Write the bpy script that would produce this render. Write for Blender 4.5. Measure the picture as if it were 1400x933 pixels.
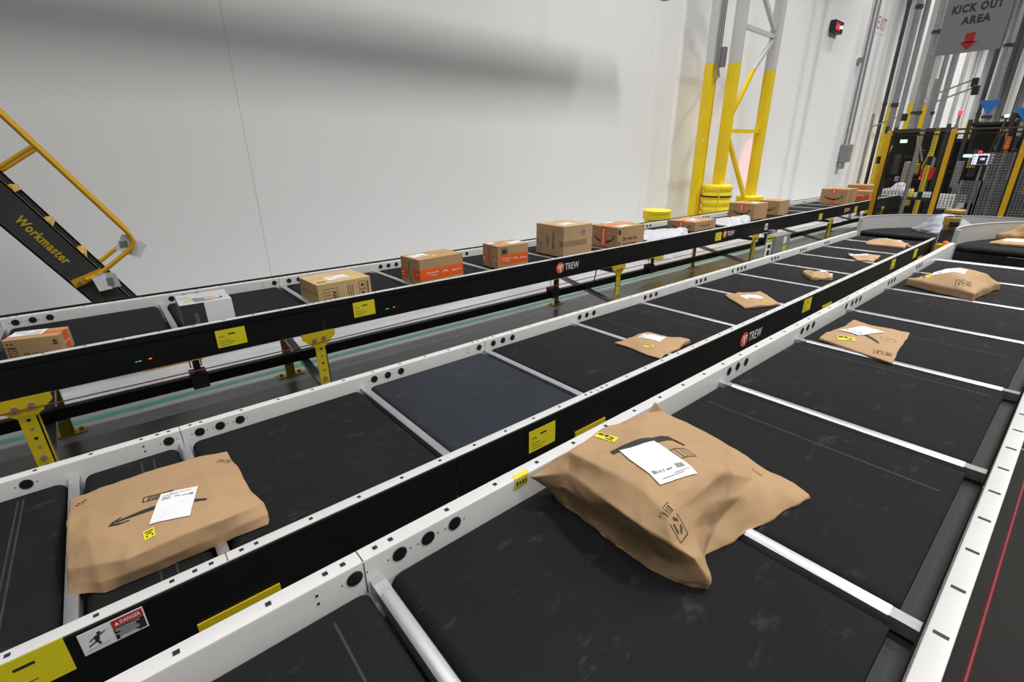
import bpy, bmesh, math, random
from mathutils import Vector, Matrix, noise
from mathutils.bvhtree import BVHTree
random.seed(7)
for o in list(bpy.data.objects): bpy.data.objects.remove(o)
S = bpy.context.scene
COL = S.collection
PI = math.pi
R = math.radians

# ------------------------------------------------------------------ camera, world, lights, exposure
yaw, pitch, roll = R(39.96), R(20.92), R(0.46)
fw = Vector((math.sin(yaw)*math.cos(pitch), math.cos(yaw)*math.cos(pitch), -math.sin(pitch)))
rt = Vector((math.cos(yaw), -math.sin(yaw), 0)); dn = fw.cross(rt)
rx = rt*math.cos(roll) + dn*math.sin(roll); dy = -rt*math.sin(roll) + dn*math.cos(roll)
cam = bpy.data.cameras.new('camera'); co = bpy.data.objects.new('camera', cam); COL.objects.link(co)
cam.sensor_width = 36; cam.lens = 654.6*36/1400; cam.clip_start = .05; cam.clip_end = 200
mw = Matrix((( rx.x, -dy.x, -fw.x, 0), (rx.y, -dy.y, -fw.y, 0), (rx.z, -dy.z, -fw.z, 1.65), (0, 0, 0, 1)))
co.matrix_world = mw; S.camera = co

S.view_settings.view_transform = 'Standard'; S.view_settings.look = 'None'
S.view_settings.exposure = -0.14; S.view_settings.gamma = 1.0; S.view_settings.use_curve_mapping = False
w = bpy.data.worlds.new('hall_ambience'); S.world = w; w.use_nodes = True
w.node_tree.nodes['Background'].inputs[0].default_value = (.93, .96, 1, 1)
w.node_tree.nodes['Background'].inputs[1].default_value = .10

def area(x, y, z, sx, sy, e, col=(1, .985, .96), rot=(0, 0, 0), spread=R(150)):
    l = bpy.data.lights.new('high_bay_light', 'AREA'); l.shape = 'RECTANGLE'; l.size = sx; l.size_y = sy
    l.energy = e; l.color = col; l.spread = spread
    o = bpy.data.objects.new('high_bay_light', l); COL.objects.link(o); o.location = (x, y, z); o.rotation_euler = rot
    return o
# rows of high-bay lamps out over the hall
for x, e in ((-1.5, 300), (5.5, 590), (12, 540), (19, 640), (26, 720), (33, 800), (41, 850)):
    area(x, -1.5, 10.8, .9, .5 if x in (19, 26) else 3.2, e*.92, spread=R(140))
    area(x-1, -9.0, 10.8, 2.4, 3.5, e*1.55, rot=(R(-12), 0, 0), spread=R(140))
    area(x+2, 4.6, 10.8, 1.2, .5, e*.24, spread=R(95))

# ------------------------------------------------------------------ materials
def mat(name, col, rough=.5, metal=0, nscale=0, namt=0, bump=0, bscale=0, spec=None, emit=None, estr=0, stretch=None, col2=None, thr=None):
    m = bpy.data.materials.new(name); m.use_nodes = True; nt = m.node_tree; b = nt.nodes['Principled BSDF']
    b.inputs['Base Color'].default_value = (*col, 1); b.inputs['Roughness'].default_value = rough; b.inputs['Metallic'].default_value = metal
    if spec is not None: b.inputs['Specular IOR Level'].default_value = spec
    if emit: b.inputs['Emission Color'].default_value = (*emit, 1); b.inputs['Emission Strength'].default_value = estr
    tc = nt.nodes.new('ShaderNodeTexCoord'); vec = tc.outputs['Object']
    if stretch:
        mp = nt.nodes.new('ShaderNodeMapping'); mp.inputs['Scale'].default_value = stretch; nt.links.new(vec, mp.inputs[0]); vec = mp.outputs[0]
    if nscale:
        n = nt.nodes.new('ShaderNodeTexNoise'); n.inputs['Scale'].default_value = nscale; n.inputs['Detail'].default_value = 6; n.inputs['Roughness'].default_value = .6
        nt.links.new(vec, n.inputs['Vector'])
        rp = nt.nodes.new('ShaderNodeValToRGB'); c2 = col2 if col2 else tuple(min(1, c*(1+namt)) for c in col)
        rp.color_ramp.elements[0].position, rp.color_ramp.elements[1].position = thr if thr else (.3, .7)
        rp.color_ramp.elements[0].color = (*(c*(1-namt) if not col2 else c for c in col), 1); rp.color_ramp.elements[1].color = (*c2, 1)
        nt.links.new(n.outputs['Fac'], rp.inputs[0]); nt.links.new(rp.outputs[0], b.inputs['Base Color'])
    if bump:
        n2 = nt.nodes.new('ShaderNodeTexNoise'); n2.inputs['Scale'].default_value = bscale; n2.inputs['Detail'].default_value = 5
        nt.links.new(vec, n2.inputs['Vector'])
        bp = nt.nodes.new('ShaderNodeBump'); bp.inputs['Strength'].default_value = bump; bp.inputs['Distance'].default_value = .01
        nt.links.new(n2.outputs['Fac'], bp.inputs['Height']); nt.links.new(bp.outputs[0], b.inputs['Normal'])
    return m

def belt_mat(name, col, dust):
    m = mat(name, col, .75, 0, 1.6, .16, .05, 220, .10)
    nt = m.node_tree; b = nt.nodes['Principled BSDF']; tc = [n for n in nt.nodes if n.type == 'TEX_COORD'][0]
    src = b.inputs['Base Color'].links[0].from_socket
    # worn scuff specks and streaks in the rubber
    mp = nt.nodes.new('ShaderNodeMapping'); mp.inputs['Scale'].default_value = (2.2, 5, 3); nt.links.new(tc.outputs['Object'], mp.inputs[0])
    n = nt.nodes.new('ShaderNodeTexNoise'); n.inputs['Scale'].default_value = 3.1; n.inputs['Detail'].default_value = 9; n.inputs['Roughness'].default_value = .72
    nt.links.new(mp.outputs[0], n.inputs['Vector'])
    r = nt.nodes.new('ShaderNodeValToRGB'); r.color_ramp.elements[0].position = .58; r.color_ramp.elements[1].position = .86
    r.color_ramp.elements[1].color = (dust, dust, dust, 1)
    nt.links.new(n.outputs['Fac'], r.inputs[0])
    mx = nt.nodes.new('ShaderNodeMix'); mx.data_type = 'RGBA'; mx.inputs[7].default_value = (.17, .165, .155, 1)
    nt.links.new(r.outputs[0], mx.inputs[0]); nt.links.new(src, mx.inputs[6]); nt.links.new(mx.outputs[2], b.inputs['Base Color'])
    return m

M = {}
M['wall'] = mat('wall_paint', (.87, .87, .865), .75, 0, .35, .02, .02, 60)
M['joint'] = mat('wall_joint', (.6, .6, .6), .8)
M['concrete'] = mat('concrete_floor', (.33, .335, .35), .5, 0, 2.2, .16, .05, 30, col2=(.50, .51, .53), thr=(.32, .66), stretch=(.6, 2.2, 1))
M['dark_floor'] = mat('dark_floor_zone', (.075, .074, .072), .3, 0, 1.3, .12, .03, 40)
M['floor_black'] = mat('black_floor_zone', (.015, .015, .0135), .7, 0, 1.3, .15, .03, 40, .15)
M['green'] = mat('green_floor_paint', (.09, .36, .24), .5, 0, 6, .12)
M['rail'] = mat('white_powder_coat', (.60, .60, .59), .36, 0, 9, .03, .01, 300)
M['hole'] = mat('dark_opening', (.006, .006, .007), .6)
M['navy'] = mat('dark_blue_opening', (.008, .009, .02), .6)
M['cover'] = mat('black_cover', (.006, .006, .0065), .42, 0, 5, .25, spec=.3)
M['edge'] = mat('cover_edge', (.05, .05, .052), .45)
M['belt'] = belt_mat('belt_rubber', (.0125, .0125, .0132), .36)
M['belt_new'] = belt_mat('belt_rubber_bluish', (.026, .029, .038), .36)
M['splice'] = mat('belt_splice', (.024, .024, .024), .75, 0, 18, .35)
M['alu'] = mat('aluminium_bar', (.58, .58, .61), .36, .85, 14, .12, .03, 90, stretch=(1, .2, 1))
M['galv'] = mat('galvanised_steel', (.30, .30, .30), .45, .7, 25, .2)
M['steel'] = mat('grey_steel', (.34, .34, .34), .45, .6, 10, .15)
M['yellow'] = mat('yellow_paint', (.58, .44, .012), .38, 0, 5, .1)
M['yellow2'] = mat('yellow_column_paint', (.86, .61, .008), .5, 0, 1.5, .07)
M['amber'] = mat('amber_yellow_paint', (.66, .36, .012), .35, 0, 5, .08)
M['plastic_y'] = mat('yellow_plastic', (.88, .68, .01), .45, 0, 4, .05)
M['label_y'] = mat('yellow_label', (.74, .65, .015), .45, 0, 30, .03)
M['label_w'] = mat('white_label', (.80, .80, .81), .5, 0, 20, .02)
M['ink'] = mat('black_print', (.022, .02, .018), .6)
M['ink_grey'] = mat('grey_print', (.20, .20, .20), .6)
M['ink_brown'] = mat('brown_print', (.06, .045, .03), .7)
M['kraft'] = mat('kraft_paper', (.41, .262, .142), .72, 0, 3, .06, .16, 22, .25)
M['kraft_d'] = mat('darker_kraft_paper', (.34, .20, .095), .75, 0, 3, .08, .16, 22, .25)
M['card'] = mat('cardboard', (.45, .285, .145), .78, 0, 7, .06, .03, 120, .2, stretch=(1, 1, 3))
M['card_l'] = mat('pale_cardboard', (.56, .395, .195), .78, 0, 7, .06, .03, 120, .2, stretch=(1, 1, 3))
M['card_p'] = mat('pinkish_cardboard', (.52, .345, .20), .78, 0, 7, .05, .03, 120, .2, stretch=(1, 1, 3))
M['tape'] = mat('brown_tape', (.33, .20, .095), .35, 0, 9, .05)
M['orange'] = mat('orange_tape', (.86, .12, .015), .38, 0, 9, .05)
M['red'] = mat('red_print', (.55, .02, .02), .45)
M['red_d'] = mat('dark_red_print', (.30, .012, .012), .5)
M['red_f'] = mat('faded_red_print', (.42, .13, .12), .6)
M['pilaster'] = mat('grey_wall_rib', (.42, .42, .42), .6, 0, 2, .06)
M['trew'] = mat('orange_red_print', (.80, .10, .03), .45)
M['white'] = mat('white_print', (.80, .80, .80), .5)
M['poly'] = mat('white_poly_film', (.52, .53, .57), .35, 0, 8, .04, .12, 18)
M['greypoly'] = mat('grey_poly_film', (.29, .305, .35), .42, 0, 8, .06, .15, 14)
M['black'] = mat('black_metal', (.012, .012, .013), .45, 0, 6, .2)
M['rope'] = mat('dark_red_cord', (.16, .008, .015), .5)
M['char'] = mat('charcoal_metal', (.034, .034, .037), .5, 0, 6, .15)
M['stringer'] = mat('dark_grey_enamel', (.05, .05, .053), .45, 0, 6, .12)
M['greymet'] = mat('grey_metal', (.27, .275, .28), .5, .2, 5, .12)
M['perf'] = mat('perforated_steel', (.16, .165, .17), .5, .2, 5, .12)
M['sign'] = mat('sign_board', (.17, .17, .178), .6, 0, 10, .02)
M['blue'] = mat('blue_fabric', (.012, .16, .46), .65, 0, 8, .08)
M['orange_f'] = mat('orange_plastic', (.8, .2, .02), .5)
M['brass'] = mat('olive_gold_paint', (.40, .27, .06), .4, .25, 8, .1)
M['guard'] = mat('grey_white_guard', (.50, .50, .485), .45, 0, 4, .06)
M['greenpaint'] = mat('green_sticker', (.35, .60, .03), .5)
M['clear'] = mat('clear_film', (.72, .73, .75), .2)
M['led_g'] = mat('green_led', (.02, .3, .05), .4, emit=(.1, 1, .15), estr=.8)
M['led_gw'] = mat('bright_green_led', (.1, .8, .3), .4, emit=(.35, 1, .45), estr=4)
M['led_o'] = mat('orange_led', (.4, .06, .01), .4, emit=(1, .18, .03), estr=1.6)
M['led_r'] = mat('red_led', (.5, .02, .02), .4, emit=(1, .03, .05), estr=3)
M['screen'] = mat('lit_screen', (.5, .5, .8), .3, emit=(.72, .72, 1), estr=1.0)
M['glint'] = mat('white_glint', (1, 1, 1), .3, emit=(1, 1, 1), estr=3)

# ------------------------------------------------------------------ helpers
W = {}
def thing(name, label, cat, loc=(0, 0, 0), rz=0, group=None):
    o = bpy.data.objects.new(name, None); COL.objects.link(o); o.location = loc; o.rotation_euler = (0, 0, rz); o.empty_display_size = .1
    o['label'] = label; o['category'] = cat
    if group: o['group'] = group
    W[o.name] = Matrix.Translation(loc) @ Matrix.Rotation(rz, 4, 'Z')
    return o
def root_matrix(o):
    while o is not None:
        if o.name in W: return W[o.name]
        o = o.parent
    return Matrix.Identity(4)

_txt = {}
def text_geo(body, bold=.0):
    k = (body, bold)
    if k in _txt: return _txt[k]
    c = bpy.data.curves.new('t', 'FONT'); c.body = body; c.size = 1; c.align_x = 'CENTER'; c.align_y = 'CENTER'; c.offset = bold; c.resolution_u = 3; c.space_character = 1+bold*4
    o = bpy.data.objects.new('t', c); COL.objects.link(o)
    dg = bpy.context.evaluated_depsgraph_get(); dg.update()
    me = bpy.data.meshes.new_from_object(o.evaluated_get(dg))
    vs = [v.co.copy() for v in me.vertices]; fs = [tuple(p.vertices) for p in me.polygons]
    bpy.data.objects.remove(o); bpy.data.curves.remove(c); bpy.data.meshes.remove(me)
    xs = [v.x for v in vs]; ys = [v.y for v in vs]
    cx, cy, wd, ht = (max(xs)+min(xs))/2, (max(ys)+min(ys))/2, max(xs)-min(xs), max(ys)-min(ys)
    vs = [((v.x-cx)/wd, (v.y-cy)/ht) for v in vs]
    _txt[k] = (vs, fs, wd/ht); return _txt[k]

class MB:
    def __init__(s): s.v = []; s.f = []; s.mi = []; s.mats = []
    def slot(s, m):
        m = M[m] if isinstance(m, str) else m
        if m not in s.mats: s.mats.append(m)
        return s.mats.index(m)
    def add(s, vs, fs, m):
        i = s.slot(m); n = len(s.v); s.v += [Vector(v) for v in vs]
        for f in fs: s.f.append(tuple(n+k for k in f)); s.mi.append(i)
        return s
    def hexa(s, p, m):   # 8 points: bottom 4 ccw, top 4 ccw
        return s.add(p, [(3, 2, 1, 0), (4, 5, 6, 7), (0, 1, 5, 4), (1, 2, 6, 5), (2, 3, 7, 6), (3, 0, 4, 7)], m)
    def box(s, a, b, m):
        (x0, y0, z0), (x1, y1, z1) = [min(p, q) for p, q in zip(a, b)], [max(p, q) for p, q in zip(a, b)]
        return s.hexa([(x0, y0, z0), (x1, y0, z0), (x1, y1, z0), (x0, y1, z0), (x0, y0, z1), (x1, y0, z1), (x1, y1, z1), (x0, y1, z1)], m)
    def cbox(s, c, d, m, rz=0, rb=0):   # rb: bevel radius of vertical edges and top/bottom chamfer
        hx, hy, hz = d[0]/2, d[1]/2, d[2]/2
        ca, sa = math.cos(rz), math.sin(rz)
        T = lambda x, y, z: (c[0]+x*ca-y*sa, c[1]+x*sa+y*ca, c[2]+z)
        if rb <= 0: return s.hexa([T(-hx, -hy, -hz), T(hx, -hy, -hz), T(hx, hy, -hz), T(-hx, hy, -hz), T(-hx, -hy, hz), T(hx, -hy, hz), T(hx, hy, hz), T(-hx, hy, hz)], m)
        rings = []
        for z, ins in ((-hz, rb), (-hz+rb, 0), (hz-rb, 0), (hz, rb)):
            ring = []
            for qx, qy, a0 in ((1, 1, 0), (-1, 1, 90), (-1, -1, 180), (1, -1, 270)):
                for t in (0, 45, 90):
                    a = R(a0+t); ring.append(T(qx*(hx-rb)+max(rb-ins, rb*.25)*math.cos(a), qy*(hy-rb)+max(rb-ins, rb*.25)*math.sin(a), z))
            rings.append(ring)
        n = 12; vs = [p for r in rings for p in r]; fs = [tuple(reversed(range(n))), tuple(range(3*n, 4*n))]
        for k in range(3):
            for i in range(n): fs.append((k*n+i, k*n+(i+1) % n, (k+1)*n+(i+1) % n, (k+1)*n+i))
        return s.add(vs, fs, m)
    def extrude(s, poly, o, u, v, n, d, m):   # poly in (u,v), extruded along n by d
        o, u, v, n = Vector(o), Vector(u), Vector(v), Vector(n); k = len(poly)
        a = [o+u*p[0]+v*p[1] for p in poly]; b = [p+n*d for p in a]
        return s.add(a+b, [tuple(reversed(range(k))), tuple(range(k, 2*k))]+[(i, (i+1) % k, k+(i+1) % k, k+i) for i in range(k)], m)
    def flat(s, poly, o, u, v, m):
        o, u, v = Vector(o), Vector(u), Vector(v)
        return s.add([o+u*p[0]+v*p[1] for p in poly], [tuple(range(len(poly)))], m)
    def rect(s, cx, cy, w_, h_, o, u, v, m): return s.flat([(cx-w_/2, cy-h_/2), (cx+w_/2, cy-h_/2), (cx+w_/2, cy+h_/2), (cx-w_/2, cy+h_/2)], o, u, v, m)
    def text(s, body, cx, cy, w_, o, u, v, m, h_=None, bold=.02):
        vs, fs, asp = text_geo(body, bold); h_ = h_ or w_/asp; o, u, v = Vector(o), Vector(u), Vector(v)
        return s.add([o+u*(cx+p[0]*w_)+v*(cy+p[1]*h_) for p in vs], fs, m)
    def disc(s, cx, cy, r, o, u, v, m, n=20): return s.flat([(cx+r*math.cos(2*PI*i/n), cy+r*math.sin(2*PI*i/n)) for i in range(n)], o, u, v, m)
    def tube(s, pts, r, m, n=10, cap=True):
        pts = [Vector(p) for p in pts]; rings = []
        t0 = (pts[1]-pts[0]).normalized(); a = t0.cross(Vector((0, 0, 1)))
        if a.length < .01: a = t0.cross(Vector((1, 0, 0)))
        a.normalize()
        for i, p in enumerate(pts):
            t = ((pts[min(i+1, len(pts)-1)]-pts[max(i-1, 0)])).normalized()
            a = (a-t*a.dot(t)).normalized(); b = t.cross(a)
            rr = r[i] if isinstance(r, (list, tuple)) else r
            rings.append([p+a*rr*math.cos(2*PI*k/n)+b*rr*math.sin(2*PI*k/n) for k in range(n)])
        vs = [q for g in rings for q in g]; fs = []
        for i in range(len(rings)-1):
            for k in range(n): fs.append((i*n+k, i*n+(k+1) % n, (i+1)*n+(k+1) % n, (i+1)*n+k))
        if cap: fs += [tuple(reversed(range(n))), tuple(range(len(vs)-n, len(vs)))]
        return s.add(vs, fs, m)
    def bar(s, p, q, w_, h_, m, up=(0, 0, 1)):   # square bar from p to q, w_ sideways, h_ along up
        p, q = Vector(p), Vector(q); t = (q-p).normalized(); a = t.cross(Vector(up))
        if a.length < .01: a = t.cross(Vector((1, 0, 0)))
        a.normalize(); b = a.cross(t); a *= w_/2; b *= h_/2
        return s.hexa([p-a-b, p+a-b, q+a-b, q-a-b, p-a+b, p+a+b, q+a+b, q-a+b], m)
    def lathe(s, prof, c, m, n=28):
        vs = []; fs = []; k = len(prof)
        for r, z in prof:
            for i in range(n): vs.append((c[0]+r*math.cos(2*PI*i/n), c[1]+r*math.sin(2*PI*i/n), c[2]+z))
        for j in range(k-1):
            for i in range(n): fs.append((j*n+i, j*n+(i+1) % n, (j+1)*n+(i+1) % n, (j+1)*n+i))
        fs += [tuple(reversed(range(n))), tuple(range((k-1)*n, k*n))]
        return s.add(vs, fs, m)
    def build(s, name, parent=None, smooth=30, fix=True):
        me = bpy.data.meshes.new(name); inv = root_matrix(parent).inverted() if parent else Matrix.Identity(4)
        me.from_pydata([inv @ v for v in s.v], [], s.f)
        for m in s.mats: me.materials.append(m)
        me.polygons.foreach_set('material_index', s.mi)
        if smooth:
            me.polygons.foreach_set('use_smooth', [True]*len(me.polygons)); me.set_sharp_from_angle(angle=R(smooth))
        me.update(); o = bpy.data.objects.new(name, me); COL.objects.link(o)
        if parent: o.parent = parent
        return o
def tag(o, label, cat, group=None):
    o['label'] = label; o['category'] = cat
    if group: o['group'] = group
    return o
def struct(o): o['kind'] = 'structure'; return o
X, Y, Z = Vector((1, 0, 0)), Vector((0, 1, 0)), Vector((0, 0, 1))

# ------------------------------------------------------------------ the hall
b = MB(); b.box((-14, 3.76, -.2), (75, 6.5, 0), 'concrete'); b.box((-14, -.02, -.2), (75, 3.76, 0), 'dark_floor'); b.box((-14, -16, -.2), (75, -.02, 0), 'floor_black'); struct(b.build('floor'))  # floor tone steps darker from the wall towards the near side
b = MB(); b.box((-14, 4.03, 0.0005), (75, 4.095, .002), 'green'); struct(b.build('trim_1'))
b = MB()
xs = [-13.6, -6.09, 1.497, 9.1, 16.7, 24.3, 31.9, 39.5, 47.1, 54.7, 62.3, 75]
for a, c in zip(xs[:-1], xs[1:]): b.box((a+.003, 6.5, 0), (c-.003, 6.7, 13), 'wall')
b.box((-14, 6.504, 0), (75, 6.72, 13), 'joint'); struct(b.build('wall_left'))
b = MB(); b.box((74.8, -16, 0), (75, 6.5, 13), 'wall'); struct(b.build('wall_back'))

for k, (x, d) in enumerate(((26.6, .25), (28.4, .5), (30.6, .3), (33.2, .7), (36.0, .4), (41.5, .8), (45, .5), (49, 1.0), (56, .8), (63, 1.2))):
    b = MB(); b.box((x, 6.38, .001), (x+d, 6.499, 12.9), 'pilaster' if k % 3 else 'steel'); struct(b.build('trim_%d' % (k+2)))
t = thing('shadow_beam', 'unseen grey beam high along the white wall, added to cast a shadow band', 'duct', (-2, 5.25, 4.0))
b = MB(); b.box((-12, 5.15, 3.96), (7.7, 5.35, 4.36), 'greymet'); b.build('overhead_body', t)  # added out of view, shaped to throw the dark band onto the wall
for x in (-10, -6, -2, 2, 6): b = MB(); b.tube([(x, 5.25, 4.36), (x, 5.25, 13)], .012, 'steel', 6); b.build('hanger_rod', t)
# ------------------------------------------------------------------ conveyors
ZC, ZB, ZA = .835, .634, .80
PITCH = .1524
def rail(b, yw, o, z, x0, x1, joints, slot=(.011, .011), skip_hole=False):
    """white C-channel: web at yw, flanges pointing to side o (+1/-1)"""
    f, t, h, r = .04, .004, .188, .006
    prof = [(0, -h), (o*f, -h), (o*f, -h+t), (o*t, -h+t), (o*t, -t), (o*f, -t), (o*f, -.001), (o*(f-.001), 0), (o*r, 0), (o*r*.3, -r*.3), (0, -r)]
    b.extrude(prof, (x0, yw, z), Y, Z, X, x1-x0, 'rail')
    yc = yw+o*.021
    hs = []
    js = sorted(joints)
    edges = [x0]+js+[x1]
    for a, c in zip(edges[:-1], edges[1:]):
        p = a
        if a in js: hs += [a+.037, a+.075]; p = a+.075
        while p+PITCH < c-.1: p += PITCH; hs.append(p)
        if c in js: hs += [c-.075, c-.037]
    for x in hs: b.rect(x, yc, slot[0], slot[1], (0, 0, z+.0008), X, Y, 'navy')
    for j in js:
        b.rect(j, yw+o*.02, .0025, .038, (0, 0, z+.0008), X, Y, 'edge')
        b.rect(j, z-.045, .0025, .085, (0, yw-o*.0008, 0), X, Z, 'edge')
def web_holes(b, yw, o, z, strips, joints, zc=-.032, dia=.036):
    n = Vector((0, -o*.0009, 0))
    for s_ in strips:
        jn = any(abs(s_-j) < .06 for j in joints); xs_ = [s_+.062, s_+.137, s_+.213]
        if jn: xs_ = [s_-.045]+xs_
        if abs(s_+.29) < .01: xs_ = [s_-.12]
        for x in xs_:
            b.disc(x, z+zc, dia/2+.0022, (0, yw-o*.0006, 0), X, Z, 'rail'); b.disc(x, z+zc, dia/2, (0, yw-o*.0011, 0), X, Z, 'hole')
            for d in (-.028, .028): b.disc(x+d, z+zc, .0022, (0, yw-o*.0011, 0), X, Z, 'hole', 8)
        for dz in (-.022, -.044) if jn else (): b.disc(s_-.125, z+dz, .0035, (0, yw-o*.0011, 0), X, Z, 'hole', 8)
def belt(parent, x0, x1, y0, y1, zt, m='belt', th=.07):
    b = MB(); r = .03; prof = []
    for cx, cz, a0 in ((x1-r, zt-r, 90), (x1-r, zt-th+r, 0), (x0+r, zt-th+r, -90), (x0+r, zt-r, -180)):
        for k in range(6): a = R(a0-k*18); prof.append((cx+r*math.cos(a), cz+r*math.sin(a)))
    b.extrude(prof, (0, y0, 0), X, Z, Y, y1-y0, m)
    q = random.Random(int(x0*1000)+int(y0*77))
    for k in range(q.choice((0, 0, 1, 1, 2))):
        xx = q.uniform(x0+.08, x1-.08); b.flat([(xx, y0+.03), (xx+.006, y0+.03), (xx+.012, y1-.03), (xx+.007, y1-.03)], (0, 0, zt+.0003), X, Y, 'splice')
    return b.build('belt', parent, 40)
def bars(parent, xs_, y0, y1, zt, w_=.031):
    for x in xs_:
        b = MB(); h = w_/2
        b.extrude([(-h, -.03), (h, -.03), (h, .0015), (h-.002, .0035), (-h+.010, .0035), (-h, -.001)], (x, y0+.05, zt), X, Z, Y, y1-y0-.1, 'alu')
        for a, c, m in ((y0, y0+.05, 'galv'), (y1-.05, y1, 'alu')): b.extrude([(-h, -.03), (h, -.03), (h, .001), (-h, .001)], (x, a, zt), X, Z, Y, c-a, m)
        b.build('cross_bar', parent)
def sticker(parent, x, z, y, w_=.152, h_=.102, rot=0, print_=True):
    b = MB(); u = X*math.cos(rot)+Z*math.sin(rot); v = -X*math.sin(rot)+Z*math.cos(rot); o = Vector((x, y, z))
    b.extrude([(-w_/2, -h_/2), (w_/2, -h_/2), (w_/2, h_/2), (-w_/2, h_/2)], o, u, v, -Y, .0012, 'label_y')
    if print_:
        o2 = o-Y*.0016
        b.rect(.005, .022, .036, .008, o2, u, v, 'ink'); b.rect(-.048, .016, .026, .003, o2, u, v, 'ink_brown'); b.rect(-.048, .009, .032, .002, o2, u, v, 'ink_brown')
        for k, ww in enumerate((.05, .08, .062)): b.rect(-.063+ww/2, -.012-k*.013, ww, .0028, o2, u, v, 'ink_brown')
    return b.build('label_sticker', parent)
def logo(parent, x, z, y, s_=1.0):
    b = MB(); o = Vector((x, y-.0012, z)); o2 = o-Y*.0008
    b.disc(0, 0, .05*s_, o, X, Z, 'trew', 28)
    for p in ([(-.036, .012), (.034, .012), (.030, .003), (-.033, .003)], [(-.026, .026), (.038, .026), (.036, .017), (-.022, .017)], [(-.006, .003), (.008, .003), (.012, -.034), (.002, -.040)], [(-.024, -.006), (-.011, -.006), (-.010, -.020), (-.018, -.018)]):
        b.flat([(q[0]*s_, q[1]*s_) for q in p], o2, X, Z, 'white')
    b.text('TREW', .155*s_, 0, .185*s_, o2, X, Z, 'white', .062*s_, .008)
    return b.build('printed_logo', parent)
def leg(parent, x, y, ztop, ydir, tplate=True, bolts=True):
    """one yellow leg: punched angle with a wide head plate, foot plate on the floor"""
    b = MB(); t = .006
    if tplate: poly = [(-.105, ztop), (.105, ztop), (.105, ztop-.035), (.05, ztop-.085), (.034, ztop-.10), (.034, .006), (-.034, .006), (-.034, ztop-.10), (-.05, ztop-.085), (-.105, ztop-.035)]
    else: poly = [(-.034, ztop), (.034, ztop), (.034, .006), (-.034, .006)]
    b.extrude(poly, (x, y, 0), X, Z, Y*ydir, t, 'yellow')
    b.box((x+.034, y, .006), (x+.028, y+ydir*.06, ztop-.1), 'yellow')
    yo = y-ydir*.0012
    k = 0; zz = ztop-.115
    while zz > .05:
        b.disc(x, zz, .008, (0, yo, 0), X, Z, 'hole' if k % 2 == 0 else 'ink_grey', 12); zz -= .05; k += 1
    lg = b.build('support_leg', parent)
    f = MB(); f.box((x-.10, y-.03, 0.001), (x+.10, y+ydir*.06, .008), 'yellow'); f.lathe([(.012, 0), (.012, .014), (.006, .018)], (x-.07, y+ydir*.02, .008), 'galv', 10); f.lathe([(.012, 0), (.012, .014), (.006, .018)], (x+.07, y+ydir*.02, .008), 'galv', 10)
    f.build('foot_plate', lg)
    if bolts:
        for dx, dz in ((-.03, -.045), (.03, -.04), (0, -.32), (0, -.40)):
            if ztop+dz < .05: continue
            q = MB(); q.tube([(x+dx, y-ydir*.001, ztop+dz), (x+dx, y-ydir*.012, ztop+dz)], .0125, 'steel', 6); q.build('bolt', lg)
    return lg

# ---- conveyor C (right, nearest, highest)
SC = [.285+.768*k for k in range(-1, 9)]
cC = thing('belt_conveyor', 'nearest wide belt conveyor, carrying the largest crumpled paper mailer', 'conveyor', (0, .41, 0), 0)
b = MB(); rail(b, .822, 1, ZC, -1.6, 6.40, [.263, 3.33]); web_holes(b, .822, 1, ZC, SC[1:8], [.285, 3.357]); b.build('side_rail', cC)
b = MB(); rail(b, -.002, -1, ZC, -1.6, 6.40, [], (.009, .023)); b.build('side_rail', cC)
for a, c in zip(SC[:-2], SC[1:-1]): belt(cC, a+.024, c-.024, .014+.03, .800, .774)
bars(cC, SC[1:8], .004, .82, .776)
b = MB()
for x in [SC[8]+.0]: b.box((x-.045, .01, .70), (x+.045, .82, .765), 'galv'); b.tube([(x-.022, .01, .762), (x-.022, .82, .762)], .018, 'alu'); b.tube([(x+.022, .01, .762), (x+.022, .82, .762)], .018, 'galv')
b.build('transfer_roller', cC)
for x in (.285, 3.33, 6.2):
    for y, d in ((.85, -1), (-.03, 1)): leg(cC, x, y, ZC-.19, d, True, False)
b = MB()
for x0_, y0_, x1_, y1_ in [(-1.6, .83, 6.4, .84)]: b.box((-1.6, .0, .64), (6.4, .82, .65), 'black')
b.box((-1.6, .004, .70), (6.4, .046, .738), 'hole'); b.build('bottom_pan', cC)  # black strip added beside the belt stands in for the gap's shade
b = MB(); b.tube([(-1.6, -.074, .752), (6.4, -.073, .748)], .0042, 'rope', 8); b.build('pull_cord', cC, 60)
for x in (-.9, 2.1, 5.1): 
    b = MB(); b.tube([(x, -.042, .76), (x, -.074, .76), (x, -.076, .75)], .003, 'steel', 6); b.build('cord_hook', cC)
# yellow tag folded over the rail edge
b = MB(); b.flat([(.695, .8212), (.745, .8212), (.752, .838), (.70, .838)], (0, 0, ZC+.0012), X, Y, 'label_y'); b.flat([(.690, ZC-.030), (.738, ZC-.026), (.745, ZC-.004), (.695, ZC-.004)], (0, .8206, 0), X, Z, 'label_y')
for k in range(4): b.rect(.703+k*.01, ZC-.016, .005, .014-.003*(k % 2), (0, .8200, 0), X, Z, 'ink')
b.build('label_sticker', cC)

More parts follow.
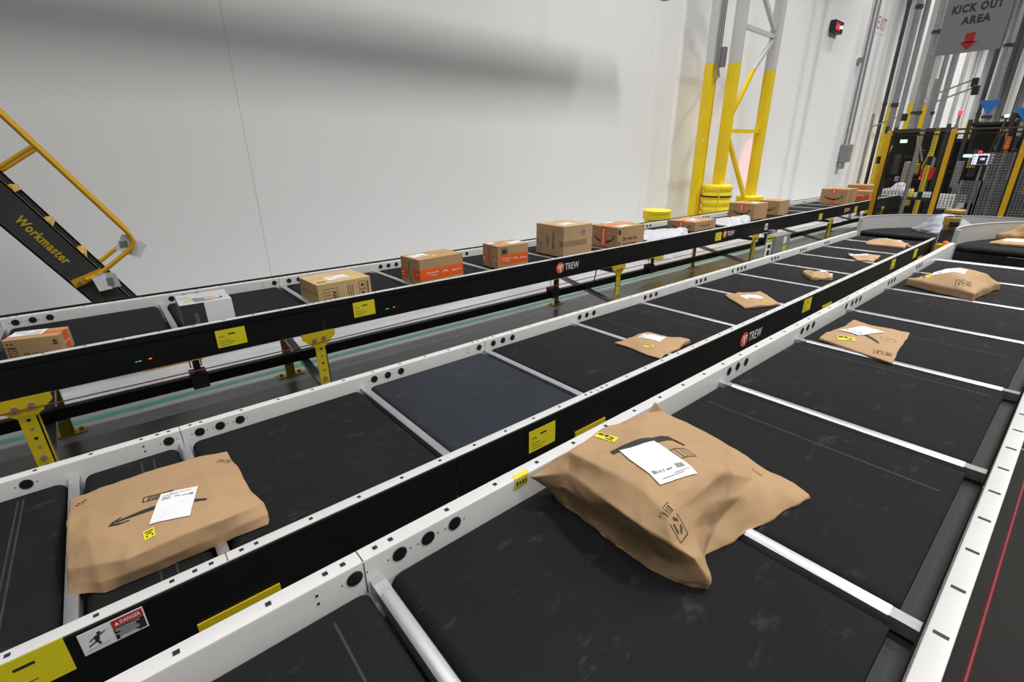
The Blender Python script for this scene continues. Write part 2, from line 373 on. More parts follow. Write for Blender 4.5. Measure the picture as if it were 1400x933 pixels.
# ---- conveyor B (middle)
SB = [-.69, -.29]+[.05+.77*k for k in range(0, 12)]
cB = thing('belt_conveyor', 'middle belt conveyor with one bluish belt section, between the two other lines', 'conveyor', (0, 1.73, 0), 0)
JB = [.05, 1.59, 4.64]
b = MB(); rail(b, 2.148, 1, ZB, -1.6, 8.3, JB); web_holes(b, 2.148, 1, ZB, SB[1:12], [.05, 1.59, 4.67]); b.build('side_rail', cB)
b = MB(); rail(b, 1.307, -1, ZB, -1.6, 8.3, JB); b.build('side_rail', cB)
b = MB()
for a, c in ((-1.6, .785), (.79, 3.9), (3.905, 6.9), (6.905, 8.3)):
    b.box((a, 1.262, ZB-.186), (c, 1.2665, ZB-.006), 'cover'); b.box((a, 1.258, ZB-.190), (c, 1.267, ZB-.186), 'edge')
for a, c in ((-.9, -.4), (.40, .70), (2.0, 2.4)): b.box((a, 1.2572, ZB-.187), (c, 1.259, ZB-.182), 'galv')
b.build('side_cover', cB)
for k in range(len(SB)-1):
    a, c = SB[k], SB[k+1]
    if a > 8.2: break
    belt(cB, a+.024, min(c, 8.32)-.024, 1.325, 2.130, .573, 'belt_new' if abs(a-.82) < .02 else 'belt')
bars(cB, [x for x in SB[1:] if x < 8.2], 1.308, 2.147, .575)
for x, z in ((-.365, .585), (1.22, .545), (4.05, .567), (6.38, .56), (7.3, .56)): sticker(cB, x, z, 1.2615, rot=R(0))
logo(cB, 3.03, .535, 1.2615)
b = MB(); o = Vector((-.206, 1.2612, .588)); o2 = o-Y*.0006; o3 = o-Y*.0012
b.extrude([(-.062, -.033), (.062, -.033), (.062, .033), (-.062, .033)], o, X, Z, Y, .001, 'white'); b.rect(-.032, 0, .052, .056, o2, X, Z, 'label_w'); b.rect(.029, .019, .060, .022, o2, X, Z, 'red'); b.rect(.029, -.011, .060, .036, o2, X, Z, 'ink')
b.text('DANGER', .035, .019, .040, o3, X, Z, 'white', .011, .03); b.flat([(.004, .013), (.013, .013), (.0085, .024)], o3, X, Z, 'white')
for k in range(6): b.rect(.026-.004*(k % 2), .002-k*.0048, .048-.008*(k % 3), .0016, o3, X, Z, 'white')
b.rect(.024, -.026, .036, .003, o3, X, Z, 'white')
# falling figure pictogram
b.disc(-.026, .017, .0042, o3, X, Z, 'ink', 12)
for p in ([(-.036, .012), (-.026, .013), (-.028, -.004), (-.036, -.004)], [(-.028, .011), (-.013, .017), (-.013, .0145), (-.027, .007)], [(-.036, .010), (-.047, .003), (-.046, .0005), (-.035, .006)], [(-.036, -.003), (-.050, -.010), (-.049, -.0135), (-.031, -.005)], [(-.031, -.002), (-.026, -.014), (-.030, -.018), (-.035, -.004)], [(-.055, -.0215), (-.010, -.0185), (-.010, -.0195), (-.055, -.0225)]):
    b.flat(p, o3, X, Z, 'ink')
b.build('warning_sticker', cB)
for x in (.05, 1.53, 4.52, 7.6):
    leg(cB, x, 1.2575, ZB-.150, 1, True, False); leg(cB, x, 2.14, ZB-.19, -1, True, False)
b = MB(); b.box((-1.6, 1.31, .444), (8.3, 2.145, .45), 'black'); b.build('bottom_pan', cB)

# ---- conveyor A (rear, boxes)
SA = [.19+.77*k for k in range(-2, 19)]; SA = [x for x in SA if x < 14.2]
cA = thing('belt_conveyor', 'rear belt conveyor on yellow legs by the white wall, carrying cardboard boxes', 'conveyor', (0, 3.5, 0), 0)
JA = [-.58, .95, 4.0, 7.05, 10.1]
b = MB(); rail(b, 3.925, 1, ZA, -1.8, 14.2, JA); web_holes(b, 3.925, 1, ZA, SA[1:], JA); b.build('side_rail', cA)
b = MB(); b.box((-1.8, 3.9665, ZA-.186), (14.2, 3.975, ZA+.012), 'cover'); b.box((-1.8, 3.975, ZA-.02), (14.2, 3.998, ZA+.006), 'cover'); b.build('side_cover', cA)
b = MB(); rail(b, 3.064, -1, ZA, -1.8, 14.2, JA); b.build('side_rail', cA)
b = MB()
for a, c in ((-1.8, -.62), (-.60, .95), (.955, 4.0), (4.005, 7.05), (7.055, 10.1), (10.105, 14.2)):
    b.extrude([(0, -.186), (0, -.186), (-.004, -.183), (-.004, -.036), (-.009, -.032), (-.009, -.004), (0, -.002)][1:], (a, 3.0245, ZA), Y, Z, X, c-a, 'cover')
b.build('side_cover', cA)
b = MB(); b.box((-.60, 3.018, ZA-.18), (-.585, 3.022, ZA-.02), 'rail'); b.build('cover_bracket', cA)
for k in range(len(SA)-1): belt(cA, SA[k]+.024, SA[k+1]-.024, 3.085, 3.905, .74)
bars(cA, SA, 3.066, 3.924, .742)
YA = 3.0195
for x, z in ((.424, .70), (1.23, .708), (5.96, .70), (9.4, .68), (11.2, .68)): sticker(cA, x, z, YA, rot=R(0))
logo(cA, 3.11, .712, YA); logo(cA, 6.12, .712, YA); logo(cA, 10.6, .70, YA)
for x in (.0, 1.41):
    b = MB(); b.rect(-.025, 0, .010, .004, (x, YA-.0012, .672), X, Z, 'led_g'); b.rect(-.010, 0, .012, .004, (x, YA-.0012, .672), X, Z, 'led_g'); b.build('indicator_light', cA)
    b = MB(); b.rect(.035, 0.002, .014, .005, (x, YA-.0012, .672), X, Z, 'led_o'); b.build('indicator_light', cA)
XA = (-.48, .905, 3.97, 7.02, 9.96, 13.0)
for x in XA:
    leg(cA, x, 3.012, ZA-.183, 1); leg(cA, x, 3.90, ZA-.15, 1, False, False)
    b = MB(); b.bar((x+.005, 3.03, .20), (x+.005, 3.9, .36), .05, .035, 'steel'); b.build('cross_brace', cA)
    b = MB(); b.bar((x-.03, 3.03, .56), (x-.03, 3.9, .56), .05, .04, 'char'); b.build('cross_brace', cA)
b = MB(); b.box((-1.8, 3.07, .608), (14.2, 3.92, .614), 'black'); b.build('bottom_pan', cA)
b = MB(); b.bar((-1.8, 3.45, .335), (14.2, 3.45, .285), .05, .068, 'cover'); b.build('air_pipe', cA)
b = MB(); b.tube([(-1.8, 2.99, .575), (.9, 2.99, .553), (4, 2.99, .572), (7, 2.99, .56), (14.2, 2.99, .56)], .0035, 'rope', 6); b.build('pull_cord', cA)
for x in (.255, 3.45, 5.15, 8.3):      # pipe clamps with a drop wire
    b = MB(); b.tube([(x-.03, 3.45, .61), (x-.03, 3.45, .42), (x+.03, 3.45, .42), (x+.03, 3.45, .61)], .004, 'steel', 6); b.box((x-.045, 3.40, .285), (x+.045, 3.50, .39), 'char'); b.tube([(x, 3.41, .39), (x, 3.41, .47)], .02, 'ink_brown'); b.build('pipe_clamp', cA)
b = MB(); b.tube([(3.72, 3.1, .61), (3.70, 3.1, .52), (3.69, 3.12, .42), (3.75, 3.2, .36), (3.78, 3.3, .40)], .006, 'char', 6); b.build('hanging_cable', cA)

# ---- control cabinet hung on conveyor A
t = thing('control_box', 'grey steel control box with white and green stickers hung under the rear conveyor', 'control box', (7.4, 2.93, .2))
b = MB(); b.box((7.40, 2.95, .52), (7.54, 3.024, .64), 'steel'); b.cbox((7.47, 2.885, .40), (.50, .14, .40), 'greymet', 0, .01); b.build('cabinet', t)
b = MB(); b.extrude([(-.11, -.18), (.11, -.18), (.11, .12), (-.11, .12)], (7.13, 2.86, .40), X, Z, -Y, .004, 'white'); b.rect(0, .06, .1, .05, (7.13, 2.8545, .40), X, Z, 'ink'); b.rect(.0, -.03, .09, .07, (7.13, 2.8545, .40), X, Z, 'ink'); b.rect(0, -.13, .12, .02, (7.13, 2.8545, .40), X, Z, 'ink_grey'); b.box((7.02, 2.862, .22), (7.24, 2.868, .61), 'steel'); b.box((7.2, 2.862, .40), (7.25, 2.9, .46), 'steel'); b.build('notice_sticker', t)
b = MB(); b.rect(0, 0, .20, .08, (7.13, 2.858, .57), X, Z, 'label_y'); b.rect(0, 0, .15, .02, (7.13, 2.857, .57), X, Z, 'ink'); b.build('warning_sticker', t)
b = MB(); b.rect(0, 0, .13, .14, (7.56, 2.8135, .36), X, Z, 'greenpaint'); b.rect(-.02, .15, .1, .1, (7.56, 2.8135, .36), X, Z, 'white'); b.build('status_sticker', t)
b = MB(); b.tube([(7.715, 2.885, .5), (7.78, 2.885, .5)], .035, 'black', 12); b.build('cable_gland', t)
b = MB(); b.rect(0, 0, .09, .09, (7.32, YA-.0015, .70), X, Z, 'white'); b.rect(0, 0, .05, .05, (7.32, YA-.0022, .70), X, Z, 'ink_grey'); b.build('notice_sticker', cA)

# ---- curved conveyors
def arc_pts(cx, cy, r, a0, a1, n=24): return [(cx+r*math.cos(R(a0+(a1-a0)*i/n)), cy+r*math.sin(R(a0+(a1-a0)*i/n))) for i in range(n+1)]
def arc_wall(b, cx, cy, r, th, z0, z1, a0, a1, m, n=24):
    o = arc_pts(cx, cy, r+th, a0, a1, n); i_ = arc_pts(cx, cy, r, a0, a1, n)
    vs = []; fs = []
    for p, q in zip(i_, o): vs += [(*p, z0), (*q, z0), (*q, z1), (*p, z1)]
    for k in range(n):
        for j in range(4): fs.append((k*4+j, k*4+(j+1) % 4, k*4+4+(j+1) % 4, k*4+4+j))
    fs += [(3, 2, 1, 0), (n*4, n*4+1, n*4+2, n*4+3)]
    b.add(vs, fs, m)
def curve(label, cx, cy, ri, ro, zt, zguard, span):
    t = thing('curved_conveyor', label, 'conveyor', (cx+(ri+ro)/2*.7, cy+(ri+ro)/2*.7, 0))
    b = MB(); arc_wall(b, cx, cy, ri+.02, ro-ri-.04, zt-.06, zt, 88, 88-span, 'belt'); b.build('belt', t, 40)
    b = MB(); p0, p1 = Vector((cx+.035, cy+ri+.02, zt-.03)), Vector((cx+.035, cy+ro-.02, zt-.03)); b.tube([p0, p1], .031, 'belt', 14); b.build('end_roller', t, 60)
    b = MB(); arc_wall(b, cx, cy, ro, .008, zt-.2, zguard, 90, 90-span, 'guard'); arc_wall(b, cx, cy, ro-.004, .02, zguard-.002, zguard+.006, 90, 90-span, 'rail')
    b.build('outer_guard', t, 40)
    b = MB(); arc_wall(b, cx, cy, ri-.008, .008, zt-.2, zt+.07, 90, 90-span, 'guard'); arc_wall(b, cx, cy, ri-.02, .024, zt+.07, zt+.076, 90, 90-span, 'rail'); b.build('inner_guard', t, 40)
    for a in (60, 15, -15):
        if a < 90-span: continue
        b = MB(); r_ = ro-.06; p = (cx+r_*math.cos(R(a)), cy+r_*math.sin(R(a))); b.box((p[0]-.035, p[1]-.035, .001), (p[0]+.035, p[1]+.035, zt-.06), 'yellow'); b.build('support_leg', t)
        b = MB(); r_ = ri+.06; p = (cx+r_*math.cos(R(a)), cy+r_*math.sin(R(a))); b.box((p[0]-.035, p[1]-.035, .001), (p[0]+.035, p[1]+.035, zt-.06), 'yellow'); b.build('support_leg', t)
    return t
cvB = curve('curved belt conveyor with tall grey guard, carrying the grey plastic bag', 8.44, .76, .52, 1.43, .615, .805, 105)
cvC = curve('curved belt conveyor with two brown mailers, ending the nearest line', 6.47, -1.10, 1.10, 1.95, .80, .965, 80)
# belt of the straight end of B meets the curve: short bridging plate
b = MB(); b.box((8.45, 1.30, .40), (8.48, 2.16, .55), 'black'); b.build('end_apron', cvB)
b = MB(); b.box((6.47, .02, .45), (6.50, .82, .735), 'black'); b.build('end_apron', cvC)
b = MB(); b.box((8.42, 2.15, .45), (8.46, 2.20, .80), 'guard'); b.build('guard_end', cvB)
b = MB(); b.box((6.44, .82, .66), (6.50, .86, .955), 'guard'); b.build('guard_end', cvC)

# ---- gearmotor between the two lines
t = thing('gear_motor', 'olive gold gear motor standing between the two front conveyors at the curves', 'motor', (8.22, 1.12, .0))
b = MB(); b.lathe([(.075, 0), (.075, .11), (.082, .115), (.082, .15)], (8.22, 1.15, .77), 'brass'); b.cbox((8.19, 1.15, .87), (.13, .16, .10), 'brass', .2, .008); b.build('motor_body', t)
b = MB(); b.lathe([(.085, 0), (.105, .015), (.105, .045), (.095, .055)], (8.22, 1.15, .955), 'brass'); b.build('fan_cover', t)
b = MB(); b.cbox((8.115, 1.11, .835), (.03, .09, .07), 'black', .2, .004); b.build('terminal_box', t)
b = MB(); b.cbox((8.22, 1.15, .66), (.20, .16, .22), 'char', .1, .01); b.box((8.10, 1.05, .40), (8.34, 1.25, .56), 'steel'); b.box((8.2, 1.12, .001), (8.24, 1.16, .42), 'steel'); b.build('gearbox', t)
b = MB(); b.rect(0, 0, .05, .05, (8.14, 1.069, .90), X, Z, 'label_w'); b.build('rating_plate', t)
b = MB(); b.lathe([(.03, 0), (.03, .03), (.02, .04)], (8.02, 1.12, .60), 'orange_f', 12); b.box((7.95, 1.05, .50), (8.10, 1.2, .6), 'yellow'); b.box((8.0, 1.10, .001), (8.04, 1.14, .51), 'steel'); b.build('sensor', t)

# ------------------------------------------------------------------ printed shapes
def smile(wd, sag, th, flip=1, n=16, arrow=True):
    """curved arrow outline as a list of polygons (convex pieces), centred on 0"""
    P = []
    f = lambda t: (wd*(t-.5), -flip*sag*(1-(2*t-1)**2))
    tk = lambda t: th*(.25+.75*math.sin(PI*min(1, .12+t*.80)))
    for i in range(n):
        a, c = i/n, (i+1)/n
        p, q = f(a), f(c); ha, hc = tk(a)/2, tk(c)/2
        P.append([(p[0], p[1]-ha), (q[0], q[1]-hc), (q[0], q[1]+hc), (p[0], p[1]+ha)])
    if arrow:
        e = f(1); k = wd*.09
        P.append([(e[0]-k*1.6, e[1]+flip*k*.75), (e[0]+k*.25, e[1]+flip*k*.95), (e[0]+k*.05, e[1]+flip*k*.62), (e[0]-k*1.2, e[1]+flip*k*.45)])
        P.append([(e[0]+k*.25, e[1]+flip*k*.95), (e[0]+k*.12, e[1]-flip*k*.25), (e[0]-k*.45, e[1]-flip*k*.95), (e[0]-k*.15, e[1]+flip*k*.6)])
    return P
def barcode(x0, y0, w_, h_, n, rnd):
    P = []; x = x0
    while x < x0+w_:
        d = rnd.choice((.6, 1, 1.7))*w_/n; P.append([(x, y0), (min(x+d*.6, x0+w_), y0), (min(x+d*.6, x0+w_), y0+h_), (x, y0+h_)]); x += d*1.2
    return P
def rectp(cx, cy, w_, h_): return [(cx-w_/2, cy-h_/2), (cx+w_/2, cy-h_/2), (cx+w_/2, cy+h_/2), (cx-w_/2, cy+h_/2)]
def frame(cx, cy, w_, h_, t): return [rectp(cx, cy+h_/2, w_, t), rectp(cx, cy-h_/2, w_, t), rectp(cx-w_/2, cy, t, h_), rectp(cx+w_/2, cy, t, h_)]
def ringp(cx, cy, r0, r1, n=18): return [[(cx+r0*math.cos(2*PI*i/n), cy+r0*math.sin(2*PI*i/n)), (cx+r1*math.cos(2*PI*i/n), cy+r1*math.sin(2*PI*i/n)), (cx+r1*math.cos(2*PI*(i+1)/n), cy+r1*math.sin(2*PI*(i+1)/n)), (cx+r0*math.cos(2*PI*(i+1)/n), cy+r0*math.sin(2*PI*(i+1)/n))] for i in range(n)]
def recycle(cx, cy, s_):
    P = frame(cx, cy, s_*1.5, s_, s_*.05)
    for k in range(3):
        a = R(90+120*k); c, d = math.cos(a), math.sin(a)
        T = lambda x, y: (cx-s_*.25+s_*(x*c-y*d), cy+s_*(x*d+y*c))
        P.append([T(.18, -.16), T(.30, -.16), T(.30, .10), T(.18, .10)]); P.append([T(.12, .10), T(.36, .10), T(.24, .24)])
    for k in range(4): P.append(rectp(cx+s_*.45, cy+s_*(.3-.2*k), s_*.4, s_*(.06+.05*(k == 3))))
    return P

# ------------------------------------------------------------------ cardboard boxes on conveyor A
def carton(name, label, cx, cy, wd, dp, h, rot=0, m='card', zb=.7425, group='cardboard boxes on the rear conveyor'):
    t = thing(name, label, 'box', (cx, cy, zb), R(rot), group)
    ca, sa = math.cos(R(rot)), math.sin(R(rot)); U = Vector((ca, sa, 0)); V = Vector((-sa, ca, 0)); c = Vector((cx, cy, zb))
    b = MB(); b.cbox((cx, cy, zb+h/2), (wd, dp, h), m, R(rot), .003)
    b.build('carton_body', t)
    F = {'front': (c-V*dp/2+Z*h/2, U, Z, -V), 'left': (c-U*wd/2+Z*h/2, -V, Z, -U), 'right': (c+U*wd/2+Z*h/2, V, Z, U), 'top': (c+Z*h, U, V, Z), 'back': (c+V*dp/2+Z*h/2, -U, Z, V)}
    # flap seam along the top
    b = MB(); o, u, v, n = F['top']; b.rect(0, 0, wd*.98, .0025, o+n*.0004, u, v, 'ink_brown'); b.build('flap_seam', t)
    return t, F
def deco(t, F, face, name, items, lift=.0008, ru=0):
    o, u, v, n = F[face]; u2 = u*math.cos(ru)+v*math.sin(ru); v2 = -u*math.sin(ru)+v*math.cos(ru)
    b = MB()
    for i, it in enumerate(items):
        oo = o+n*(lift+.0004*it.get('l', i and 1))
        if 'p' in it:
            for p in it['p']: b.flat(p, oo, u2, v2, it['m'])
        else: b.text(it['t'], it['x'], it['y'], it['w'], oo, u2, v2, it['m'], it.get('h'), it.get('b', .02))
    return b.build(name, t)
rnd = random.Random(3)
def lab(x, y, w_=.15, h_=.1): return [dict(p=[rectp(x, y, w_, h_)], m='label_w'), dict(p=[rectp(x-w_*.2, y+h_*.25, w_*.4, h_*.06), rectp(x-w_*.25, y+h_*.1, w_*.3, h_*.05)]+barcode(x-w_*.1, y-h_*.35, w_*.5, h_*.22, 16, rnd), m='ink_grey')]

# 1: box at the far left
t, F = carton('cardboard_box', 'small brown box with orange tape at the left end of the row', -.375, 3.262, .215, .142, .105, -16)
deco(t, F, 'top', 'orange_tape', [dict(p=[rectp(0, .0, .2145, .045)], m='orange')]); deco(t, F, 'right', 'orange_tape', [dict(p=[rectp(.005, 0, .045, .104)], m='orange'), dict(t='smile more', x=0, y=0, w=.075, h=.012, m='white')], ru=R(0))
deco(t, F, 'top', 'shipping_label', lab(-.035, .02, .13, .09)+[dict(p=[rectp(.0, .03, .03, .022)], m='label_y', l=2)], .002)
deco(t, F, 'front', 'printed_text', [dict(t='Oh what fun', x=.01, y=-.030, w=.11, h=.018, m='ink', b=.03), dict(p=frame(-.08, -.018, .03, .05, .002)+[rectp(-.08, -.03+.013*k, .03, .0025) for k in range(4)]+[rectp(-.085, .012, .04, .002), rectp(-.09, .03, .008, .008), rectp(-.074, .03, .008, .008)], m='ink_brown'), dict(p=[rectp(.088, .026, .016, .008), rectp(.088, .012, .016, .008)], m='ink')])
# 2: white and black appliance box
t, F = carton('appliance_box', 'white and dark grey appliance box with a picture on its top', .362, 3.29, .262, .262, .15, -2, 'poly', group=None)
deco(t, F, 'front', 'dark_panel', [dict(p=[rectp(-.070, 0, .118, .148)], m='char'), dict(t='utopia', x=-.065, y=-.012, w=.012, h=.001, m='char')])
deco(t, F, 'front', 'printed_text', [dict(t='duo', x=-.02, y=.062, w=.075, h=.026, m='ink_grey')], .0016, R(90))
deco(t, F, 'left', 'dark_panel', [dict(p=[rectp(.07, 0, .12, .148)], m='char'), dict(p=[rectp(-.06, 0, .14, .148)], m='greypoly')])
deco(t, F, 'front', 'pale_panel', [dict(p=[rectp(.060, 0, .14, .148)], m='label_w')], .0004)
deco(t, F, 'top', 'printed_picture', [dict(p=[[(-.05, -.10), (.04, -.10), (.0, -.02), (-.06, .0)]], m='ink_grey'), dict(p=[[(.0, -.09), (.075, -.085), (.055, -.02), (.01, -.015)]], m='card_p', l=2), dict(p=[[(.07, -.08), (.095, -.07), (.09, -.03), (.08, -.06)]], m='char', l=2), dict(p=[[(-.02+.1*math.cos(a)*.2-.06, -.04+.02*math.sin(a)) for a in [2*PI*i/14 for i in range(14)]]], m='label_y', l=3), dict(p=[rectp(-.09, .04, .05, .003), rectp(-.09, .03, .06, .003), rectp(.0, .07, .07, .003)], m='ink_grey', l=2)])
# 3: wide pale box
t, F = carton('cardboard_box', 'pale wide low box with dense black print, right of the white appliance box', 1.165, 3.32, .378, .315, .142, 3, 'card_l')
deco(t, F, 'top', 'shipping_label', lab(.0, -.03, .15, .10)+[dict(p=[rectp(-.10, -.05, .035, .025)], m='label_y', l=1)]); deco(t, F, 'top', 'printed_text', [dict(p=barcode(-.165, -.12, .06, .035, 12, rnd)+[rectp(.05+.05*k, .09, .03, .003) for k in range(3)], m='ink_brown')])
deco(t, F, 'front', 'printed_text', [dict(t='KEURIG', x=.055, y=-.078, w=.125, h=.021, m='ink', b=.03)], .0008, R(-90))
deco(t, F, 'front', 'printed_marks', [dict(p=[rectp(-.06-.028*k, -.05+.02*j, .02, .004) for k in range(4) for j in range(5)]+[rectp(.02+.016*k, -.01, .005, .09) for k in range(3)]+frame(.125, .02, .05, .05, .003)+frame(.125, -.035, .05, .045, .003)+[rectp(.125, .02, .02, .02), rectp(.125, -.035, .02, .016), rectp(.165, .0, .008, .09)], m='ink_brown')])
deco(t, F, 'left', 'printed_marks', [dict(p=[rectp(0, 0, .30, .0025), rectp(-.04, -.03, .002, .07)], m='ink_brown')])
# 4 and 5: boxes with the orange band
for cx, cy, wd, dp, h, rot, label in ((1.96, 3.325, .42, .255, .198, 5, 'larger of the two brown boxes wrapped by an orange band'), (2.735, 3.345, .335, .235, .198, -3, 'smaller orange banded box with a black stamp, left of the tallest box')):
    t, F = carton('cardboard_box', label, cx, cy, wd, dp, h, rot)
    big = wd > .4
    deco(t, F, 'front', 'orange_band', [dict(p=[rectp(.0 if big else .012, -.022, wd*(.998 if big else .92), .083)], m='orange'), dict(t='Smile more this', x=-wd*.22, y=-.012, w=wd*.27, h=.016, m='white'), dict(t='holiday', x=-wd*.19, y=-.036, w=wd*.16, h=.015, m='white'), dict(t='Smile more', x=wd*.33, y=-.022, w=wd*.22, h=.017, m='white'), dict(p=[[(q[0]+wd*.07, q[1]-.03) for q in p] for p in smile(.055, .014, .008, -1, 8)], m='white')])
    deco(t, F, 'left', 'orange_band', [dict(p=[rectp(-dp*.335, -.022, dp*.32, .083), rectp(dp*.325, -.022, dp*.34, .083)] if big else [rectp(-dp*.35, -.022, dp*.29, .083), rectp(dp*.46, -.022, dp*.075, .083)], m='orange'), dict(p=[[(q[0]+dp*.36, q[1]-.03) for q in p] for p in smile(.04, .012, .007, -1, 8)]+[rectp(-dp*.42, -.02, dp*.14, .010), rectp(-dp*.40, -.04, dp*.1, .010)], m='white')])
    deco(t, F, 'left', 'printed_arrow', [dict(p=smile(.15, .022, .008, 1, 12), m='ink')], .0012, R(-90))
    deco(t, F, 'top', 'shipping_label', lab(-wd*.26, .03, .15, .10)+[dict(p=[rectp(-.02, -.05, .045, .03)], m='label_y', l=1)] if big else lab(.09, -.02, .15, .10)+[dict(p=[rectp(-.03, 0, .045, .03)], m='label_y', l=1), dict(p=[rectp(-.12, .06, .08, .05)], m='label_w', l=1)])
    if not big: deco(t, F, 'front', 'printed_stamp', [dict(p=frame(-.10, .052, .07, .05, .004)+[rectp(-.10, .05, .05, .03)], m='ink')], .0016)
    b = MB(); o, u, v, n = F['top']; b.rect(wd*.05, dp*.42, .05, .018, o+n*.0008, u, v, 'tape'); b.build('brown_tape', t)
# 6: tallest box
t, F = carton('cardboard_box', 'tallest brown box with a brown tape strip and a round stamp', 3.56, 3.415, .405, .39, .295, -1, 'card_p')
deco(t, F, 'left', 'printed_text', [dict(t='KEURIG', x=0, y=-.055, w=.155, h=.027, m='ink', b=.03), dict(p=[rectp(-.01, .015+.012*k, .10-.02*(k % 2), .004) for k in range(3)], m='ink_brown')], .0008, R(90))
deco(t, F, 'left', 'printed_marks', [dict(p=[rectp(-.16, -.12+.03*k, .014, .010) for k in range(5)]+[rectp(-.12, -.12+.022*k, .02, .008) for k in range(5)]+[rectp(.11, .10, .02, .006)], m='ink_brown')])
deco(t, F, 'front', 'brown_tape', [dict(p=[rectp(-.035, -.022, .32, .052)], m='tape')]); deco(t, F, 'left', 'brown_tape', [dict(p=[rectp(.17, -.022, .05, .052)], m='tape')])
deco(t, F, 'front', 'printed_stamp', [dict(p=ringp(.065, .075, .027, .033)+ringp(.065, .075, .012, .02)+[rectp(.065, .075, .05, .012)], m='ink_grey')])
deco(t, F, 'top', 'shipping_label', lab(-.02, -.05, .17, .12))
# 7: box with greeting
t, F = carton('cardboard_box', 'brown box reading Oh what fun, behind the tallest box', 4.33, 3.345, .46, .37, .222, 0)
deco(t, F, 'left', 'orange_tape', [dict(p=[rectp(-.005, 0, .072, .221)], m='orange'), dict(p=[rectp(-.005, .07-.028*k, .02, .022) for k in range(6)], m='white')]); deco(t, F, 'top', 'orange_tape', [dict(p=[rectp(0, 0, .455, .075)], m='orange'), dict(t='Smile more', x=.08, y=0, w=.16, h=.025, m='white')])
deco(t, F, 'left', 'printed_arrow', [dict(p=[[(q[0]+.005, q[1]+.0) for q in p] for p in smile(.27, .055, .026, 1, 14)], m='ink')], .0006)
deco(t, F, 'front', 'printed_text', [dict(t='Oh what fun', x=-.02, y=-.012, w=.25, h=.042, m='ink', b=.03), dict(t='it is to have', x=-.02, y=-.070, w=.23, h=.036, m='ink', b=.03), dict(p=[rectp(-.20, .06, .035, .05), rectp(-.20, -.05, .045, .012), rectp(-.20, -.075, .045, .012)], m='ink')])
deco(t, F, 'top', 'shipping_label', lab(-.06, -.12, .19, .10)+[dict(p=[rectp(.03, .15, .16, .05)], m='label_w', l=1)], .0018)
# 8: low box between the two white bags
t, F = carton('cardboard_box', 'low brown box between the two white plastic bags', 6.12, 3.50, .56, .40, .118, 2)
deco(t, F, 'left', 'orange_tape', [dict(p=[rectp(0, 0, .07, .117)], m='orange'), dict(p=[rectp(0, .03-.025*k, .02, .018) for k in range(3)], m='white')]); deco(t, F, 'top', 'orange_tape', [dict(p=[rectp(0, .0, .555, .10)], m='orange')])
deco(t, F, 'left', 'printed_arrow', [dict(p=smile(.26, .04, .022, 1, 12), m='ink')], .0006); deco(t, F, 'top', 'shipping_label', lab(-.04, -.03, .20, .13), .0018)
deco(t, F, 'front', 'printed_text', [dict(t='Fragile', x=.0, y=-.005, w=.25, h=.035, m='ink_brown')])
# 9,10
t, F = carton('cardboard_box', 'brown box with a black printed arrow, in front of the yellow column protector', 7.81, 3.54, .45, .40, .235, 0)
deco(t, F, 'left', 'orange_tape', [dict(p=[rectp(0, .062, .075, .11)], m='orange'), dict(p=[rectp(0, .085-.03*k, .02, .022) for k in range(3)], m='white')]); deco(t, F, 'top', 'orange_tape', [dict(p=[rectp(0, 0, .445, .08)], m='orange')])
deco(t, F, 'left', 'printed_arrow', [dict(p=[[(q[0], q[1]+.005) for q in p] for p in smile(.26, .045, .022, 1, 14)], m='ink')], .0012); deco(t, F, 'top', 'shipping_label', lab(.05, -.08, .18, .11), .0018)
t, F = carton('cardboard_box', 'brown box right behind the one in front of the column protector', 8.68, 3.52, .42, .33, .225, 2)
deco(t, F, 'left', 'printed_arrow', [dict(p=smile(.2, .035, .02, 1, 12), m='ink')]); deco(t, F, 'top', 'orange_tape', [dict(p=[rectp(-.03, 0, .34, .08)], m='orange')])
# 11-13
t, F = carton('cardboard_box', 'large brown box with orange tape, alone before the left fence post', 11.52, 3.46, .58, .46, .29, 0)
deco(t, F, 'left', 'orange_tape', [dict(p=[rectp(0, .095, .08, .10), rectp(0, -.105, .08, .08)], m='orange'), dict(p=[rectp(0, .11-.03*k, .02, .022) for k in range(2)], m='white')]); deco(t, F, 'left', 'printed_arrow', [dict(p=smile(.32, .05, .028, 1, 14), m='ink')], .0012); deco(t, F, 'top', 'orange_tape', [dict(p=[rectp(0, 0, .57, .08)], m='orange')])
t, F = carton('cardboard_box', 'brown box with an orange front label, behind the left fence post', 12.52, 3.32, .36, .34, .21, 3)
deco(t, F, 'front', 'orange_tape', [dict(p=[rectp(0, -.02, .35, .09)], m='orange')]); deco(t, F, 'left', 'orange_tape', [dict(p=[rectp(.05, -.02, .22, .09)], m='orange'), dict(p=smile(.16, .02, .015, -1, 8), m='white')])
t, F = carton('cardboard_box', 'farthest brown box of the row, behind the left fence post', 13.4, 3.58, .50, .46, .29, 0)
deco(t, F, 'left', 'orange_tape', [dict(p=[rectp(.05, .04, .16, .12)], m='orange')]); deco(t, F, 'top', 'orange_tape', [dict(p=[rectp(0, 0, .49, .09)], m='orange')])

